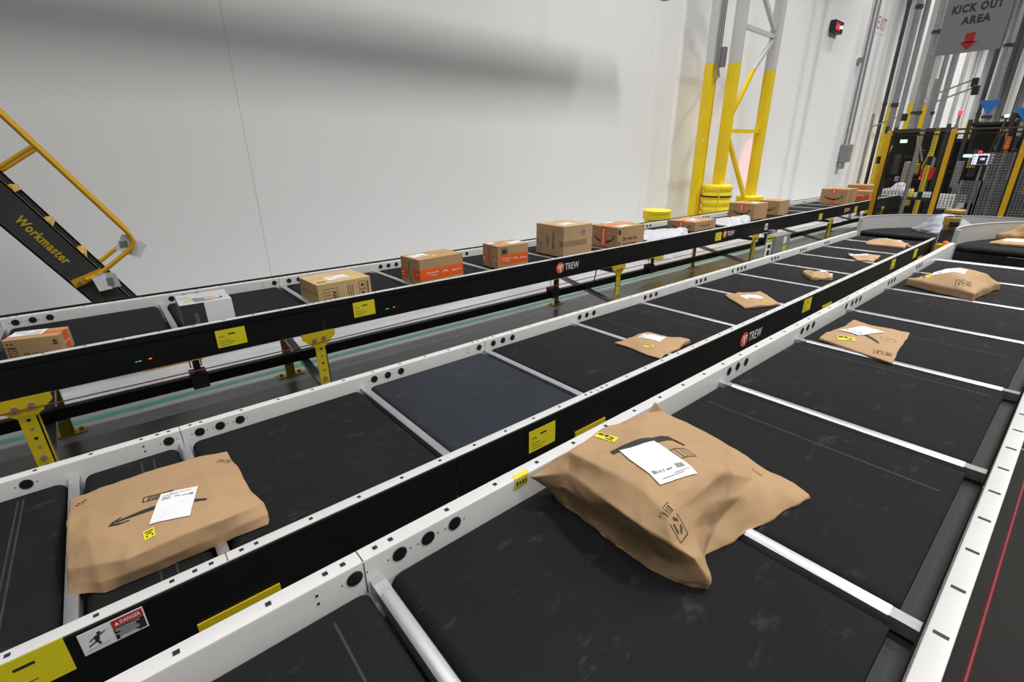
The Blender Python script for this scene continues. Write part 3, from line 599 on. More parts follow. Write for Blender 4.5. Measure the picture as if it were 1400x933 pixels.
# ------------------------------------------------------------------ paper and plastic bags
def finish_bag(t, name, vs, fs, m, creases, lvl=2, crum=.003, seed=0, scale=14, zmin=0, smooth=4):
    me = bpy.data.meshes.new(name); me.from_pydata(vs, [], fs); me.validate(); me.update()
    bm = bmesh.new(); bm.from_mesh(me); bmesh.ops.recalc_face_normals(bm, faces=bm.faces)
    cl = bm.edges.layers.float.new('crease_edge')
    for e in bm.edges:
        k = tuple(sorted(v.index for v in e.verts)); e[cl] = creases.get(k, creases.get('all', .2))
    bm.to_mesh(me); bm.free()
    o = bpy.data.objects.new(name, me); COL.objects.link(o)
    s_ = o.modifiers.new('s', 'SUBSURF'); s_.levels = lvl; s_.render_levels = lvl; s_.subdivision_type = 'SIMPLE'
    dg = bpy.context.evaluated_depsgraph_get(); dg.update()
    me2 = bpy.data.meshes.new_from_object(o.evaluated_get(dg)); o.modifiers.clear(); o.data = me2
    bm = bmesh.new(); bm.from_mesh(me2)
    lift_ok = [v for v in bm.verts if v.co.z > zmin+.004]
    for k in range(smooth): bmesh.ops.smooth_vert(bm, verts=lift_ok, factor=.5, use_axis_x=True, use_axis_y=True, use_axis_z=True)
    bm.normal_update(); bm.to_mesh(me2); bm.free(); me2.update()
    nn = [v.normal.copy() for v in me2.vertices]
    for v, n in zip(me2.vertices, nn):
        p = v.co*scale+Vector((seed*3.1, seed*1.7, 0))
        f1 = noise.voronoi(p*.75)[0][0]
        d = (abs(noise.noise(p))*-1.5+.4)+1.5*(f1-.45)+.35*noise.noise(p*2.9)
        v.co += n*d*crum
        if v.co.z < zmin: v.co.z = zmin
    if lvl < 3:
        pass
    me2.materials.append(M[m]); me2.polygons.foreach_set('use_smooth', [True]*len(me2.polygons)); me2.update()
    bvh = BVHTree.FromPolygons([v.co.copy() for v in me2.vertices], [tuple(p.vertices) for p in me2.polygons])
    inv = root_matrix(t).inverted(); me2.transform(inv); o.parent = t
    return bvh
def drop(t, bvh, name, items, o, ang, lift=.0018, flip=1):
    """printed shapes laid on the bag from above; items: (polys or ('text',..)), material, lift index"""
    b = MB(); ca, sa = math.cos(ang), math.sin(ang)
    for k, (ps, m) in enumerate(items):
        out_v, out_f = [], []
        def put(x, y):
            wx, wy = o[0]+x*ca-flip*y*sa, o[1]+x*sa+flip*y*ca
            h = bvh.ray_cast(Vector((wx, wy, 3)), Vector((0, 0, -1)))
            z_ = h[0].z if h[0] is not None else o[2]
            out_v.append((wx, wy, z_+lift+.0010*k)); return len(out_v)-1
        for p in ps:
            if isinstance(p, tuple) and p[0] == 'text':
                vs, fs, asp = text_geo(p[1], .02); base = len(out_v)
                for q in vs: put(p[2]+q[0]*p[4], p[3]+q[1]*p[5])
                out_f += [tuple(base+i for i in f) for f in fs]
            elif len(p) == 4:
                n = 8 if k == 0 and len(ps) == 1 else 2
                idx = {}
                for i in range(n+1):
                    for j in range(n+1):
                        a, c = i/n, j/n
                        q0 = [p[0][d]*(1-a)+p[1][d]*a for d in (0, 1)]; q1 = [p[3][d]*(1-a)+p[2][d]*a for d in (0, 1)]
                        idx[i, j] = put(q0[0]*(1-c)+q1[0]*c, q0[1]*(1-c)+q1[1]*c)
                out_f += [(idx[i, j], idx[i+1, j], idx[i+1, j+1], idx[i, j+1]) for i in range(n) for j in range(n)]
            else: out_f.append(tuple(put(*q) for q in p))
        b.add(out_v, out_f, m)
    return b.build(name, t)
def ship_label(w_=.10, h_=.152, rnd=rnd):
    ink = barcode(-w_*.40, h_*.22, w_*.22, h_*.10, 9, rnd)+barcode(w_*.12, h_*.24, w_*.28, h_*.05, 9, rnd)+[rectp(-w_*.0, h_*.28, w_*.14, h_*.03), rectp(-w_*.22, h_*.38, w_*.42, h_*.012), rectp(.05*w_, h_*.415, w_*.6, h_*.012), rectp(w_*.38, h_*.26, w_*.08, h_*.07)]
    return [([rectp(0, 0, w_, h_)], 'label_w'), (ink, 'ink_grey')]
def yel_label(w_=.05, h_=.028): return [([rectp(0, 0, w_, h_)], 'label_y'), ([rectp(-w_*.3, h_*.2, w_*.25, h_*.3), rectp(-w_*.02, h_*.2, w_*.2, h_*.35), rectp(w_*.25, h_*.1, w_*.2, h_*.2), rectp(w_*.2, -h_*.25, w_*.35, h_*.12)], 'ink')]

# the largest mailer, on conveyor C
CMV = [(0.708, 0.775, 0.865), (0.786, 0.77, 0.885), (0.804, 0.726, 0.925), (0.938, 0.751, 0.925), (1.1, 0.745, 0.915), (1.159, 0.729, 0.91), (1.192, 0.728, 0.935), (1.207, 0.713, 0.905), (1.255, 0.596, 0.87), (1.313, 0.432, 0.8), (1.321, 0.348, 0.785), (1.301, 0.298, 0.783), (1.058, 0.344, 0.779), (0.895, 0.379, 0.778), (0.836, 0.359, 0.835), (0.817, 0.325, 0.8), (0.801, 0.347, 0.777), (0.787, 0.377, 0.776), (0.772, 0.443, 0.776), (0.771, 0.52, 0.776), (0.774, 0.654, 0.777), (0.775, 0.738, 0.79), (0.75, 0.757, 0.825), (0.78, 0.703, 0.885), (0.742, 0.528, 0.905), (0.743, 0.454, 0.9), (0.763, 0.392, 0.885), (0.791, 0.353, 0.86), (0.86, 0.42, 0.915), (1.022, 0.419, 0.93), (0.84, 0.395, 0.88), (0.886, 0.646, 0.94), (0.938, 0.551, 0.945), (0.981, 0.476, 0.945), (0.805, 0.509, 0.94), (0.79, 0.426, 0.925), (0.881, 0.457, 0.945), (1.068, 0.389, 0.85), (0.974, 0.394, 0.815), (1.056, 0.644, 0.935), (0.801, 0.649, 0.935), (1.177, 0.409, 0.84), (0.76, 0.7, 0.85), (0.771, 0.58, 0.835), (0.766, 0.495, 0.835), (0.779, 0.406, 0.82), (0.793, 0.358, 0.81)]
CMF = [(0, 1, 2, 23), (0, 23, 42, 22), (2, 3, 31, 40), (3, 4, 39, 31), (4, 5, 7, 39), (5, 6, 7), (39, 7, 8, 33), (31, 39, 33, 32), (40, 31, 32, 34), (2, 40, 23), (40, 34, 24, 23), (34, 25, 24), (34, 35, 26, 25), (32, 36, 35, 34), (32, 33, 36), (33, 29, 36), (33, 8, 29), (36, 29, 28, 35), (35, 28, 30, 26), (30, 14, 27, 26), (14, 15, 27), (8, 9, 41, 29), (9, 10, 41), (10, 11, 41), (41, 11, 12, 37), (29, 41, 37, 28), (28, 37, 38, 30), (37, 12, 13, 38), (30, 38, 13, 14), (14, 13, 15), (22, 42, 21), (42, 43, 20, 21), (23, 24, 43, 42), (24, 25, 44, 43), (25, 26, 45, 44), (26, 27, 46, 45), (27, 15, 46), (43, 44, 19, 20), (44, 45, 18, 19), (45, 46, 17, 18), (46, 15, 16, 17)]
# hidden back side and underside
nb = len(CMV); per = [0, 1, 2, 3, 4, 5, 6, 7, 8, 9, 10, 11, 12, 13, 15, 16, 17, 18, 19, 20, 21, 22]
bot = {}
for i in per:
    x, y, z = CMV[i]
    if i in (0, 22): q = (x+.02, min(y, .80), .845)
    elif i in (1, 2, 3, 4, 5, 6, 7): q = (min(max(x, .80), 1.17), min(y-.01, .79), .777)
    elif i == 8: q = (x-.01, y, .777)
    else: q = (x, y, min(z, .777)-.0005 if z < .79 else .777)
    bot[i] = len(CMV); CMV.append(q)
for a, c in zip(per, per[1:]+per[:1]): CMF.append((c, a, bot[a], bot[c]))
CMF.append(tuple(bot[i] for i in reversed(per)))
cr = {'all': .5}
for a, c in ((2, 23), (23, 24), (24, 25), (25, 26), (26, 27), (28, 30), (30, 14), (14, 15), (0, 23), (28, 35), (42, 43), (28, 29), (23, 42)): cr[tuple(sorted((a, c)))] = .75
for a, c in zip(per, per[1:]+per[:1]): cr[tuple(sorted((a, c)))] = .9
for a, c in zip(per, per[1:]+per[:1]): cr[tuple(sorted((bot[a], bot[c])))] = 1
for i in per: cr[tuple(sorted((i, bot[i])))] = .9 if CMV[i][2] < .79 else .3
t = thing('paper_mailer', 'largest crumpled kraft mailer, leaning on the white rail of the nearest conveyor', 'mailer', (.98, .5, .776), 0, 'kraft paper mailers on the belts')
bv = finish_bag(t, 'paper_bag', CMV, CMF, 'kraft', cr, 4, .0075, 1, 9, .7755, 2)
ang = math.atan2(.596-.629, 1.005-.892)
drop(t, bv, 'shipping_label', ship_label(.112, .158), (.9195, .540, .945), ang+PI, .0034)
drop(t, bv, 'printed_arrow', [(smile(.185, .012, .030, -1, 14, False)+[[(.085, .012), (.100, .020), (.118, -.03), (.112, -.032)], [(.055, .022), (.100, .020), (.100, .014), (.055, .016)]], 'ink')], (.955, .610, .94), ang-.05)
drop(t, bv, 'printed_panel', [(frame(0, 0, .062, .042, .002)+[rectp(-.02+.013*k, 0, .0018, .042) for k in range(4)], 'ink')], (.998, .520, .945), ang)
drop(t, bv, 'printed_recycling_mark', [(recycle(0, 0, .036), 'ink_brown')], (.800, .412, .9), R(98))
drop(t, bv, 'yellow_sticker', yel_label(.062, .028), (.931, .709, .93), R(-78))
drop(t, bv, 'printed_text', [([rectp(0, 0, .03, .005), rectp(.0, .010, .02, .003)], 'ink_brown')], (1.245, .42, .82), R(-75))

# the mailer at the left, on conveyor B
def bag_rows(rows, zb, inset=0):
    n, m_ = len(rows), len(rows[0]); vs = [p for r in rows for p in r]; fs = []
    for i in range(n-1):
        for j in range(m_-1): fs.append((i*m_+j, i*m_+j+1, (i+1)*m_+j+1, (i+1)*m_+j))
    per = [j for j in range(m_)]+[i*m_+m_-1 for i in range(1, n)]+[(n-1)*m_+j for j in range(m_-2, -1, -1)]+[i*m_ for i in range(n-2, 0, -1)]
    cx = sum(vs[i][0] for i in per)/len(per); cy = sum(vs[i][1] for i in per)/len(per)
    bot = {}
    for i in per: bot[i] = len(vs); x, y, z = vs[i]; vs.append((x+(cx-x)*inset, y+(cy-y)*inset, zb))
    ring = list(zip(per, per[1:]+per[:1]))
    fs += [(c, a, bot[a], bot[c]) for a, c in ring]; fs.append(tuple(bot[i] for i in reversed(per)))
    cr = {'all': .25}
    for a, c in ring: cr[tuple(sorted((a, c)))] = .85; cr[tuple(sorted((bot[a], bot[c])))] = 1
    for i in per: cr[tuple(sorted((i, bot[i])))] = .5
    for i in (0, m_-1, (n-1)*m_, n*m_-1): cr[tuple(sorted((i, bot[i])))] = 1
    return vs, fs, cr
BM = [[(-0.287, 1.932, 0.61), (-0.238, 1.886, 0.635), (-0.153, 1.877, 0.65), (-0.044, 1.864, 0.655), (0.077, 1.857, 0.65), (0.165, 1.87, 0.63)], [(-0.28, 1.719, 0.655), (-0.227, 1.686, 0.67), (-0.141, 1.668, 0.675), (-0.039, 1.657, 0.675), (0.075, 1.673, 0.67), (0.168, 1.647, 0.64)], [(-0.284, 1.607, 0.645), (-0.232, 1.566, 0.67), (-0.152, 1.53, 0.675), (-0.043, 1.512, 0.675), (0.077, 1.527, 0.67), (0.178, 1.523, 0.63)], [(-0.287, 1.533, 0.62), (-0.224, 1.469, 0.645), (-0.156, 1.425, 0.655), (-0.026, 1.427, 0.66), (0.072, 1.426, 0.655), (0.188, 1.472, 0.625)], [(-0.291, 1.513, 0.595), (-0.223, 1.443, 0.605), (-0.168, 1.420, 0.615), (-0.036, 1.416, 0.615), (0.064, 1.425, 0.61), (0.187, 1.439, 0.6)], [(-0.294, 1.489, 0.577), (-0.221, 1.435, 0.577), (-0.16, 1.430, 0.577), (-0.043, 1.428, 0.577), (0.061, 1.426, 0.577), (0.180, 1.424, 0.577)]]
vs, fs, cr = bag_rows(BM, .5765)
for j in range(5): cr[tuple(sorted((18+j, 19+j)))] = .55
t = thing('paper_mailer', 'plump kraft paper mailer lying alone at the left end of the middle conveyor', 'mailer', (-.05, 1.65, .577), 0, 'kraft paper mailers on the belts')
bv = finish_bag(t, 'paper_bag', vs, fs, 'kraft', cr, 4, .0048, 5, 9, .576, 3)
drop(t, bv, 'shipping_label', ship_label(.10, .145), (-.027, 1.566, .675), R(-17), .0034)
drop(t, bv, 'printed_arrow', [([[(-q[0], q[1]) for q in p] for p in smile(.225, .022, .018, -1, 16, False)]+[[(-.129, -.014), (-.124, .004), (-.115, .002), (-.118, -.006)], [(-.124, .004), (-.107, .020), (-.103, .018), (-.115, .002)], [(-.129, -.014), (-.118, -.006), (-.100, -.010), (-.104, -.017)], [(-.104, -.017), (-.100, -.010), (-.080, -.006), (-.079, -.010)]], 'ink')], (-.058, 1.560, .675), R(-14))
drop(t, bv, 'printed_panel', [(frame(0, 0, .075, .028, .003)+barcode(-.026, -.013, .06, .026, 12, rnd), 'ink')], (-.062, 1.645, .675), R(-12))
drop(t, bv, 'printed_recycling_mark', [(recycle(0, 0, .026), 'ink_brown')], (.139, 1.783, .65), R(-22))
drop(t, bv, 'yellow_sticker', [([rectp(0, 0, .027, .036)], 'label_y'), ([rectp(0, .009, .02, .004), rectp(0, .001, .012, .004), rectp(-.006, -.008, .004, .006), rectp(.007, -.008, .004, .006)], 'ink')], (-.1, 1.478, .675), R(0))
drop(t, bv, 'printed_text', [([rectp(-.008+.008*k, .003*(k % 2), .004, .012) for k in range(4)]+[rectp(0, -.012, .02, .002)], 'ink_brown')], (-.256, 1.815, .65), R(25))

def mailer(label, corners, thick, zb, m='kraft', seed=0, fold=0, nx=5, ny=4, edge=.006, crum=.003, cat='mailer', name='paper_mailer', group='kraft paper mailers on the belts', lift=None, jag=.012):
    """corners: 4 world xy (near-left, near-right, far-right, far-left)"""
    r_ = random.Random(seed); rows = []
    for j in range(ny+1):
        row = []
        for i in range(nx+1):
            u, v = i/nx, j/ny
            p = [(corners[0][d]*(1-u)+corners[1][d]*u)*(1-v)+(corners[3][d]*(1-u)+corners[2][d]*u)*v for d in (0, 1)]
            h = (math.sin(PI*u)*math.sin(PI*v))**.45 if 0 < u < 1 and 0 < v < 1 else 0
            z_ = zb+edge+thick*h+r_.uniform(0, .25)*thick*(.3+h)
            if fold: z_ += fold*abs(math.sin(PI*1.5*u+seed))*thick
            if lift: z_ += sum(l*max(0, 1-((u-a)**2+(v-c)**2)/(q*q)) for a, c, q, l in lift)
            row.append((p[0]+r_.uniform(-jag, jag), p[1]+r_.uniform(-jag, jag), z_))
        rows.append(row)
    vs, fs, cr = bag_rows(rows, zb+.001, .0)
    k0 = ny*(nx+1)
    cx = sum(c[0] for c in corners)/4; cy = sum(c[1] for c in corners)/4
    t = thing(name, label, cat, (cx, cy, zb), 0, group)
    bv = finish_bag(t, 'paper_bag' if 'kraft' in m else 'plastic_bag', vs, fs, m, cr, 3, crum*1.3, seed, 10, zb+.0005)
    return t, bv
zB, zC, zA = .5765, .7775, .7425
t, bv = mailer('small kraft mailer with a crumpled open end, just right of the bluish belt section', [(2.235, 1.39), (2.62, 1.40), (2.60, 1.655), (2.25, 1.70)][0:0] or [(2.24, 1.385), (2.60, 1.40), (2.565, 1.69), (2.25, 1.70)], .022, zB, seed=2, lift=[(.9, .1, .35, .02)])
drop(t, bv, 'shipping_label', ship_label(.10, .15), (2.45, 1.577, .6), R(11)); drop(t, bv, 'yellow_sticker', yel_label(.05, .03), (2.32, 1.503, .6), R(-60))
t, bv = mailer('kraft mailer with a folded corner, third from the left on the middle conveyor', [(3.56, 1.52), (3.83, 1.375), (4.08, 1.64), (3.80, 1.79)], .014, zB, seed=3, fold=1.2)
drop(t, bv, 'shipping_label', ship_label(.09, .15), (3.81, 1.585, .6), R(60)); drop(t, bv, 'yellow_sticker', yel_label(.05, .03), (3.78, 1.47, .6), R(-30))
t, bv = mailer('narrow kraft mailer bent in the middle, fourth from the left on the middle conveyor', [(4.88, 1.53), (5.02, 1.40), (5.28, 1.54), (5.10, 1.70)], .02, zB, seed=4, fold=1.6)
drop(t, bv, 'shipping_label', ship_label(.08, .10), (5.15, 1.50, .6), R(20))
t, bv = mailer('flat kraft mailer fifth on the middle conveyor, with a torn wavy edge', [(6.17, 1.54), (6.24, 1.41), (6.68, 1.44), (6.50, 1.73)], .018, zB, seed=5, fold=.9)
drop(t, bv, 'shipping_label', ship_label(.12, .16), (6.43, 1.60, .6), R(16))
t, bv = mailer('thick kraft mailer lying across the belt at the end of the middle conveyor', [(7.42, 1.80), (7.44, 1.40), (7.80, 1.44), (7.78, 1.86)], .05, zB, seed=6, edge=.02)
drop(t, bv, 'shipping_label', ship_label(.12, .16), (7.66, 1.57, .6), R(0)); drop(t, bv, 'white_sticker', [([rectp(0, 0, .10, .10)], 'label_w')], (7.7, 1.76, .6), R(80))
t, bv = mailer('grey plastic mailing bag on the curved conveyor behind the gear motor', [(9.08, 1.70), (8.78, 1.40), (9.22, .90), (9.56, 1.46)], .15, .617, 'greypoly', 7, 0, 5, 4, .03, .012, 'bag', 'plastic_bag', None, [(.55, .4, .5, .05)])
# nearest line
t, bv = mailer('flat kraft mailer with a peeling white label, second on the nearest conveyor', [(2.56, .62), (2.56, .405), (3.09, .455), (3.02, .72)][0:0] or [(2.55, .415), (3.10, .465), (3.075, .715), (2.64, .735)], .016, zC, seed=8, lift=[(.92, .95, .12, .04), (.2, .9, .3, .02)], jag=.006)
drop(t, bv, 'shipping_label', ship_label(.11, .18), (2.875, .622, .81), R(68), .004); drop(t, bv, 'yellow_sticker', yel_label(.075, .04), (2.683, .632, .805), R(-65))
drop(t, bv, 'printed_recycling_mark', [(recycle(0, 0, .045), 'ink_brown')], (2.64, .468, .80), R(-80)); drop(t, bv, 'printed_panel', [(frame(0, 0, .06, .045, .002)+[[(-.02, -.02), (.02, .02), (.022, .018), (-.018, -.02)]], 'ink_grey')], (2.85, .50, .80), R(-60)); drop(t, bv, 'printed_arrow', [(smile(.2, .02, .02, -1, 10, False), 'ink')], (2.80, .60, .81), R(-120))
t, bv = mailer('bulging kraft mailer with gaping gusset ends, third on the nearest conveyor', [(4.13, .69), (4.06, .37), (4.60, .31), (4.72, .72)][0:0] or [(4.12, .37), (4.62, .30), (4.78, .50), (4.30, .76)], .075, zC, 'kraft', 9, 0, 5, 4, .05, .005)
drop(t, bv, 'shipping_label', ship_label(.10, .165), (4.38, .545, .86), R(0)); drop(t, bv, 'printed_recycling_mark', [(recycle(0, 0, .05), 'ink_brown')], (4.22, .44, .85), R(-80)); drop(t, bv, 'yellow_sticker', yel_label(.07, .05), (4.335, .655, .85), R(10))
t, bv = mailer('pale kraft mailer, lower of the two at the start of the right curve', [(6.80, .62), (6.80, .30), (7.15, .20), (7.12, .58)], .03, .803, seed=10, edge=.02)
drop(t, bv, 'shipping_label', ship_label(.10, .16), (6.90, .45, .85), R(0))
t, bv = mailer('dark kraft mailer lying above the pale one at the start of the right curve', [(7.22, .62), (7.20, .28), (7.62, .10), (7.68, .46)], .10, .803, 'kraft_d', 11, 0, 5, 4, .06, .008)
# white plastic bags among the boxes
t, bv = mailer('white plastic mailing bag with crumpled end, left one of two on the rear conveyor', [(4.76, 3.24), (5.55, 3.20), (5.78, 3.42), (4.90, 3.75)], .05, zA, 'poly', 12, 0, 6, 4, .012, .012, 'bag', 'plastic_bag', 'white plastic bags on the rear conveyor', [(.95, .3, .3, .05)])
drop(t, bv, 'printed_text', [([rectp(0, 0, .05, .03)], 'label_y'), ([rectp(.15, .05, .05, .012), rectp(.18, .02, .08, .01)], 'ink_grey')], (5.2, 3.5, .8), R(0))
t, bv = mailer('white plastic mailing bag tucked before the boxes near the columns, right one of two', [(6.52, 3.18), (7.15, 3.16), (7.45, 3.42), (6.72, 3.66)], .06, zA, 'poly', 13, 0, 6, 4, .015, .013, 'bag', 'plastic_bag', 'white plastic bags on the rear conveyor', [(.9, .3, .35, .07)])

# ------------------------------------------------------------------ rolling ladder at the left
t = thing('rolling_ladder', 'black and yellow rolling ladder standing between the rear conveyor and the wall', 'ladder', (-.3, 5.0, 0))
sx = lambda z: .385-.535*z          # top edge of the stringers
for y, txt in ((4.79, True), (5.26, False)):
    b = MB(); p = [(sx(.10), .10), (sx(2.2), 2.2), (sx(2.2)-.26, 2.2), (sx(.10)-.225, .10)]
    b.extrude(p, (0, y, 0), X, Z, Y, .006, 'stringer'); 
    b.extrude([(sx(.1), .1), (sx(2.2), 2.2), (sx(2.2)-.012, 2.2), (sx(.1)-.012, .1)], (0, y, 0), X, Z, Y, .04, 'stringer')
    b.extrude([(sx(.1)-.213, .1), (sx(2.2)-.247, 2.2), (sx(2.2)-.26, 2.2), (sx(.1)-.225, .1)], (0, y, 0), X, Z, Y, .04, 'stringer')
    st = b.build('stringer', t)
    if txt:
        b = MB(); d = Vector((.535, 0, -1)).normalized(); n = Vector((1, 0, .535)).normalized(); b.text('Workmaster', 0, 0, .385, (-.335, y-.001, 1.125), d, n, 'yellow', .062, .03); b.build('printed_text', st)
    f = MB(); f.extrude([(-.01, 0), (.42, 0), (.42, .03), (.30, .12), (.12, .12)], (.0, y-.01, .003), X, Z, Y, .05, 'amber'); f.build('foot', t)
for k in range(8):
    z = .28+.2427*k; x = sx(z)
    b = MB(); b.box((x-.20, 4.797, z-.03), (x-.004, 5.26, z), 'char'); b.extrude([(-.03, -.035), (.02, -.035), (.012, .004), (-.03, .004)], (x, 4.80, z), X, Z, Y, .46, 'amber'); b.build('tread', t)
def rr(y): 
    base = [(sx(2.3)+.46-.03, 2.3), (-.331+.0, 1.949), (.13, 1.165), (.155, 1.115), (.165, 1.07), (.150, 1.035), (.115, 1.0), (-.10, .845), (-.18, .82)]
    return [(a, y, c) for a, c in base]
for y in (4.755, 5.305):
    q = rr(y); q[0] = (q[1][0]-.26, y, q[1][2]+.443)
    b = MB(); b.tube(q, .0165, 'amber', 10); hr = b.build('handrail', t, 60)
    b = MB(); b.tube([(-.225, y, 1.75), (-.45, y, 1.60)], .014, 'amber', 10); b.tube([(-.45, y, 1.60), (-.56, y+.02, 1.55)], .014, 'amber', 10); b.build('brace', t, 60)
    b = MB(); d = 1 if y < 5 else -1; b.bar((-.26, y+d*.016, .795), (-.07, y+d*.016, .862), .012, .06, 'amber'); b.tube([(-.22, y-.012, .80), (-.22, y+.014, .80)], .012, 'galv', 8); b.tube([(-.11, y-.012, .845), (-.11, y+.014, .845)], .012, 'galv', 8); b.build('clamp', t)
b = MB(); b.box((-.19, 4.745, .595), (-.04, 4.785, .635), 'amber'); b.build('lock_bracket', t)
b = MB(); b.box((-1.45, 4.79, 2.18), (-.80, 5.30, 2.215), 'char'); b.build('platform', t)
for y in (4.82, 5.26):
    b = MB(); b.bar((-1.42, y, 2.18), (-1.55, y, .06), .04, .04, 'char', (0, 1, 0)); b.build('rear_leg', t)
    b = MB(); b.tube([(-1.55, y-.02, .061), (-1.55, y+.02, .061)], .06, 'black', 18); b.build('caster', t)
    b = MB(); b.bar((-1.5, y, .2), (.2, y, .14), .03, .03, 'char'); b.build('base_rail', t)
for (pts, m, nm) in (([(-.145, .835), (-.06, .852), (-.045, .735), (-.125, .725)], 'label_w', 'hanging_tag'), ([(-.09, .862), (.0, .845), (.012, .742), (-.085, .738)], 'poly', 'hanging_tag')):
    b = MB(); b.extrude(pts, (0, 4.735 if m == 'poly' else 4.728, 0), X, Z, Y, .002, m); b.rect(-.045, .79, .04, .06, (0, 4.726, 0), X, Z, 'ink_grey') if m != 'poly' else None; b.build(nm, t)
b = MB(); b.extrude([(.11, 1.13), (.245, 1.03), (.175, .93), (.04, 1.02)], (0, 4.78, 0), X, Z, Y, .002, 'clear'); b.rect(.10, 1.05, .05, .05, (0, 4.778, 0), X, Z, 'ink_grey'); b.build('document_sleeve', t)

# ------------------------------------------------------------------ columns by the wall
def post(parent, name, cx, cy, s_, ztop, zyel, sx_=None):
    b = MB(); sx_ = sx_ or s_
    b.cbox((cx, cy, zyel/2+.001), (sx_, s_, zyel-.002), 'yellow2', 0, .008); b.cbox((cx, cy, (ztop+zyel)/2), (sx_-.004, s_-.004, ztop-zyel), 'rail', 0, .008)
    return b.build(name, parent)
t = thing('braced_column', 'braced pair of steel columns, yellow below and white above, beside the wall', 'column', (11.4, 5.55, 0))
post(t, 'column_post', 10.66, 5.58, .19, 12, 3.42); post(t, 'column_post', 12.22, 5.55, .19, 12, 3.42)
for (x0, z0, x1, z1, m) in ((10.75, 4.09, 12.12, 4.07, 'rail'), (10.75, 2.43, 11.45, 3.37, 'yellow2'), (11.45, 3.37, 12.12, 4.0, 'rail'), (10.75, 2.16, 12.12, 2.18, 'yellow2'), (10.75, 2.05, 12.12, .55, 'yellow2'), (10.75, 5.2, 12.12, 4.2, 'rail')):
    b = MB(); b.bar((x0, 5.56, z0), (x1, 5.56, z1), .075, .075, m, (0, 1, 0)); b.build('brace', t)
t = thing('steel_column', 'yellow and white steel column with pipes, leftmost beside the braced pair', 'column', (10.45, 5.95, 0))
post(t, 'column_post', 10.42, 5.95, .17, 12, 3.42, .24)
b = MB(); b.box((10.30, 5.858, 1.95), (10.34, 5.8645, 2.0), 'white'); b.build('small_sticker', t)
for dx in (.0, .10, .16):
    b = MB(); b.tube([(10.36+dx, 5.84, 12), (10.36+dx, 5.84, 3.35+(.0 if dx else -.12)), (10.40+dx, 5.82, 3.2+(.0 if dx else -.12)), (10.50, 5.82, 3.18)], .013, 'greymet', 8); b.build('conduit_pipe', t, 60)
b = MB(); b.cbox((10.56, 5.80, 3.55), (.12, .10, .36), 'steel', 0, .01); b.build('junction_box', t)
def protector(label, cx, cy, z1, r=.31):
    t = thing('column_protector', label, 'protector', (cx, cy, 0)); n = 7; prof = [(r*.95, .002)]
    for k in range(n): z0 = z1*k/n; d = z1/n; prof += [(r*.93, z0+d*.08), (r, z0+d*.25), (r, z0+d*.78), (r*.93, z0+d*.95)]
    prof += [(r*.9, z1), (r*.45, z1)]; b = MB(); b.lathe(prof, (cx, cy, 0), 'plastic_y', 32); b.build('ribbed_shell', t, 40)
    b = MB(); b.lathe([(r*1.005, 0), (r*1.012, .0), (r*1.012, .035), (r*1.005, .035)], (cx, cy, z1*.755), 'black', 32); b.build('strap', t)
    b = MB(); b.box((cx-r*.80-.02, cy-r*.64, .02), (cx-r*.80+.012, cy-r*.60, z1-.03), 'plastic_y'); b.build('seam', t)
protector('ribbed yellow plastic column protector with a black strap, around the front column', 10.66, 5.58, 1.07)
protector('lower yellow plastic column protector, just visible behind the two boxes', 12.22, 5.55, .76)
t = thing('plastic_drum', 'yellow plastic drum with a flat lid, behind the rear conveyor by the wall', 'drum', (7.24, 4.8, 0))
b = MB(); b.lathe([(.17, .002), (.185, .02), (.195, .3), (.19, .32), (.195, .34), (.20, .66)], (7.24, 4.8, 0), 'plastic_y', 32); b.build('drum_body', t, 40)
b = MB(); b.lathe([(.205, 0), (.228, .01), (.228, .10), (.235, .105), (.235, .14), (.22, .155)], (7.24, 4.8, .665), 'plastic_y', 32); b.build('lid', t, 40)

# ------------------------------------------------------------------ things on the wall
t = thing('display_box', 'black box with red lit digits mounted high on the white wall', 'display', (18.0, 6.42, 5.0))
b = MB(); b.cbox((17.95, 6.42, 5.18), (.66, .14, .30), 'black', 0, .01); b.build('housing', t)
b = MB(); b.text('14', -.08, 0, .26, (17.95, 6.348, 5.18), X, Z, 'led_r', .2, .03); b.build('lit_digits', t)
b = MB(); b.flat([(.02, -.04), (.24, -.02), (.22, .06), (.04, .03)], (18.0, 6.346, 5.18), X, Z, 'glint'); b.build('lamp', t)  # white glint on the housing drawn as a glowing patch, no lamp
t = thing('junction_box', 'grey electrical box at the foot of two conduits on the wall', 'electrical box', (21.0, 6.4, 1.3))
b = MB(); b.cbox((21.05, 6.40, 1.72), (.72, .19, .60), 'greymet', 0, .02); b.build('box_body', t)
b = MB(); b.cbox((20.85, 6.40, 1.31), (.3, .14, .22), 'steel', 0, .02); b.build('lower_fitting', t)
for x0, x1 in ((20.85, 20.85), (21.25, 21.25)):
    b = MB(); b.tube([(x0, 6.43, 2.02), (x1, 6.43, 13)], .034, 'greymet', 10); b.build('conduit_pipe', t, 60)
b = MB(); b.cbox((20.6, 6.44, 4.6), (.25, .1, .14), 'steel', 0, .01); b.build('pipe_bracket', t)
t = thing('exit_lettering', 'faint red exit lettering high on the wall near the far columns', 'sign', (21.9, 6.48, 5.6))
b = MB(); b.box((21.55, 6.494, 5.55), (22.65, 6.499, 6.15), 'wall'); b.build('sign_board', t)
b = MB(); b.text('EXIT', 0, 0, .9, (22.1, 6.492, 5.85), X, Z, 'red_f', .36, .0); b.build('printed_text', t)
t = thing('thin_pole', 'thin pole with a small black head standing by the wall at the far end', 'pole', (23.6, 6.25, 0))
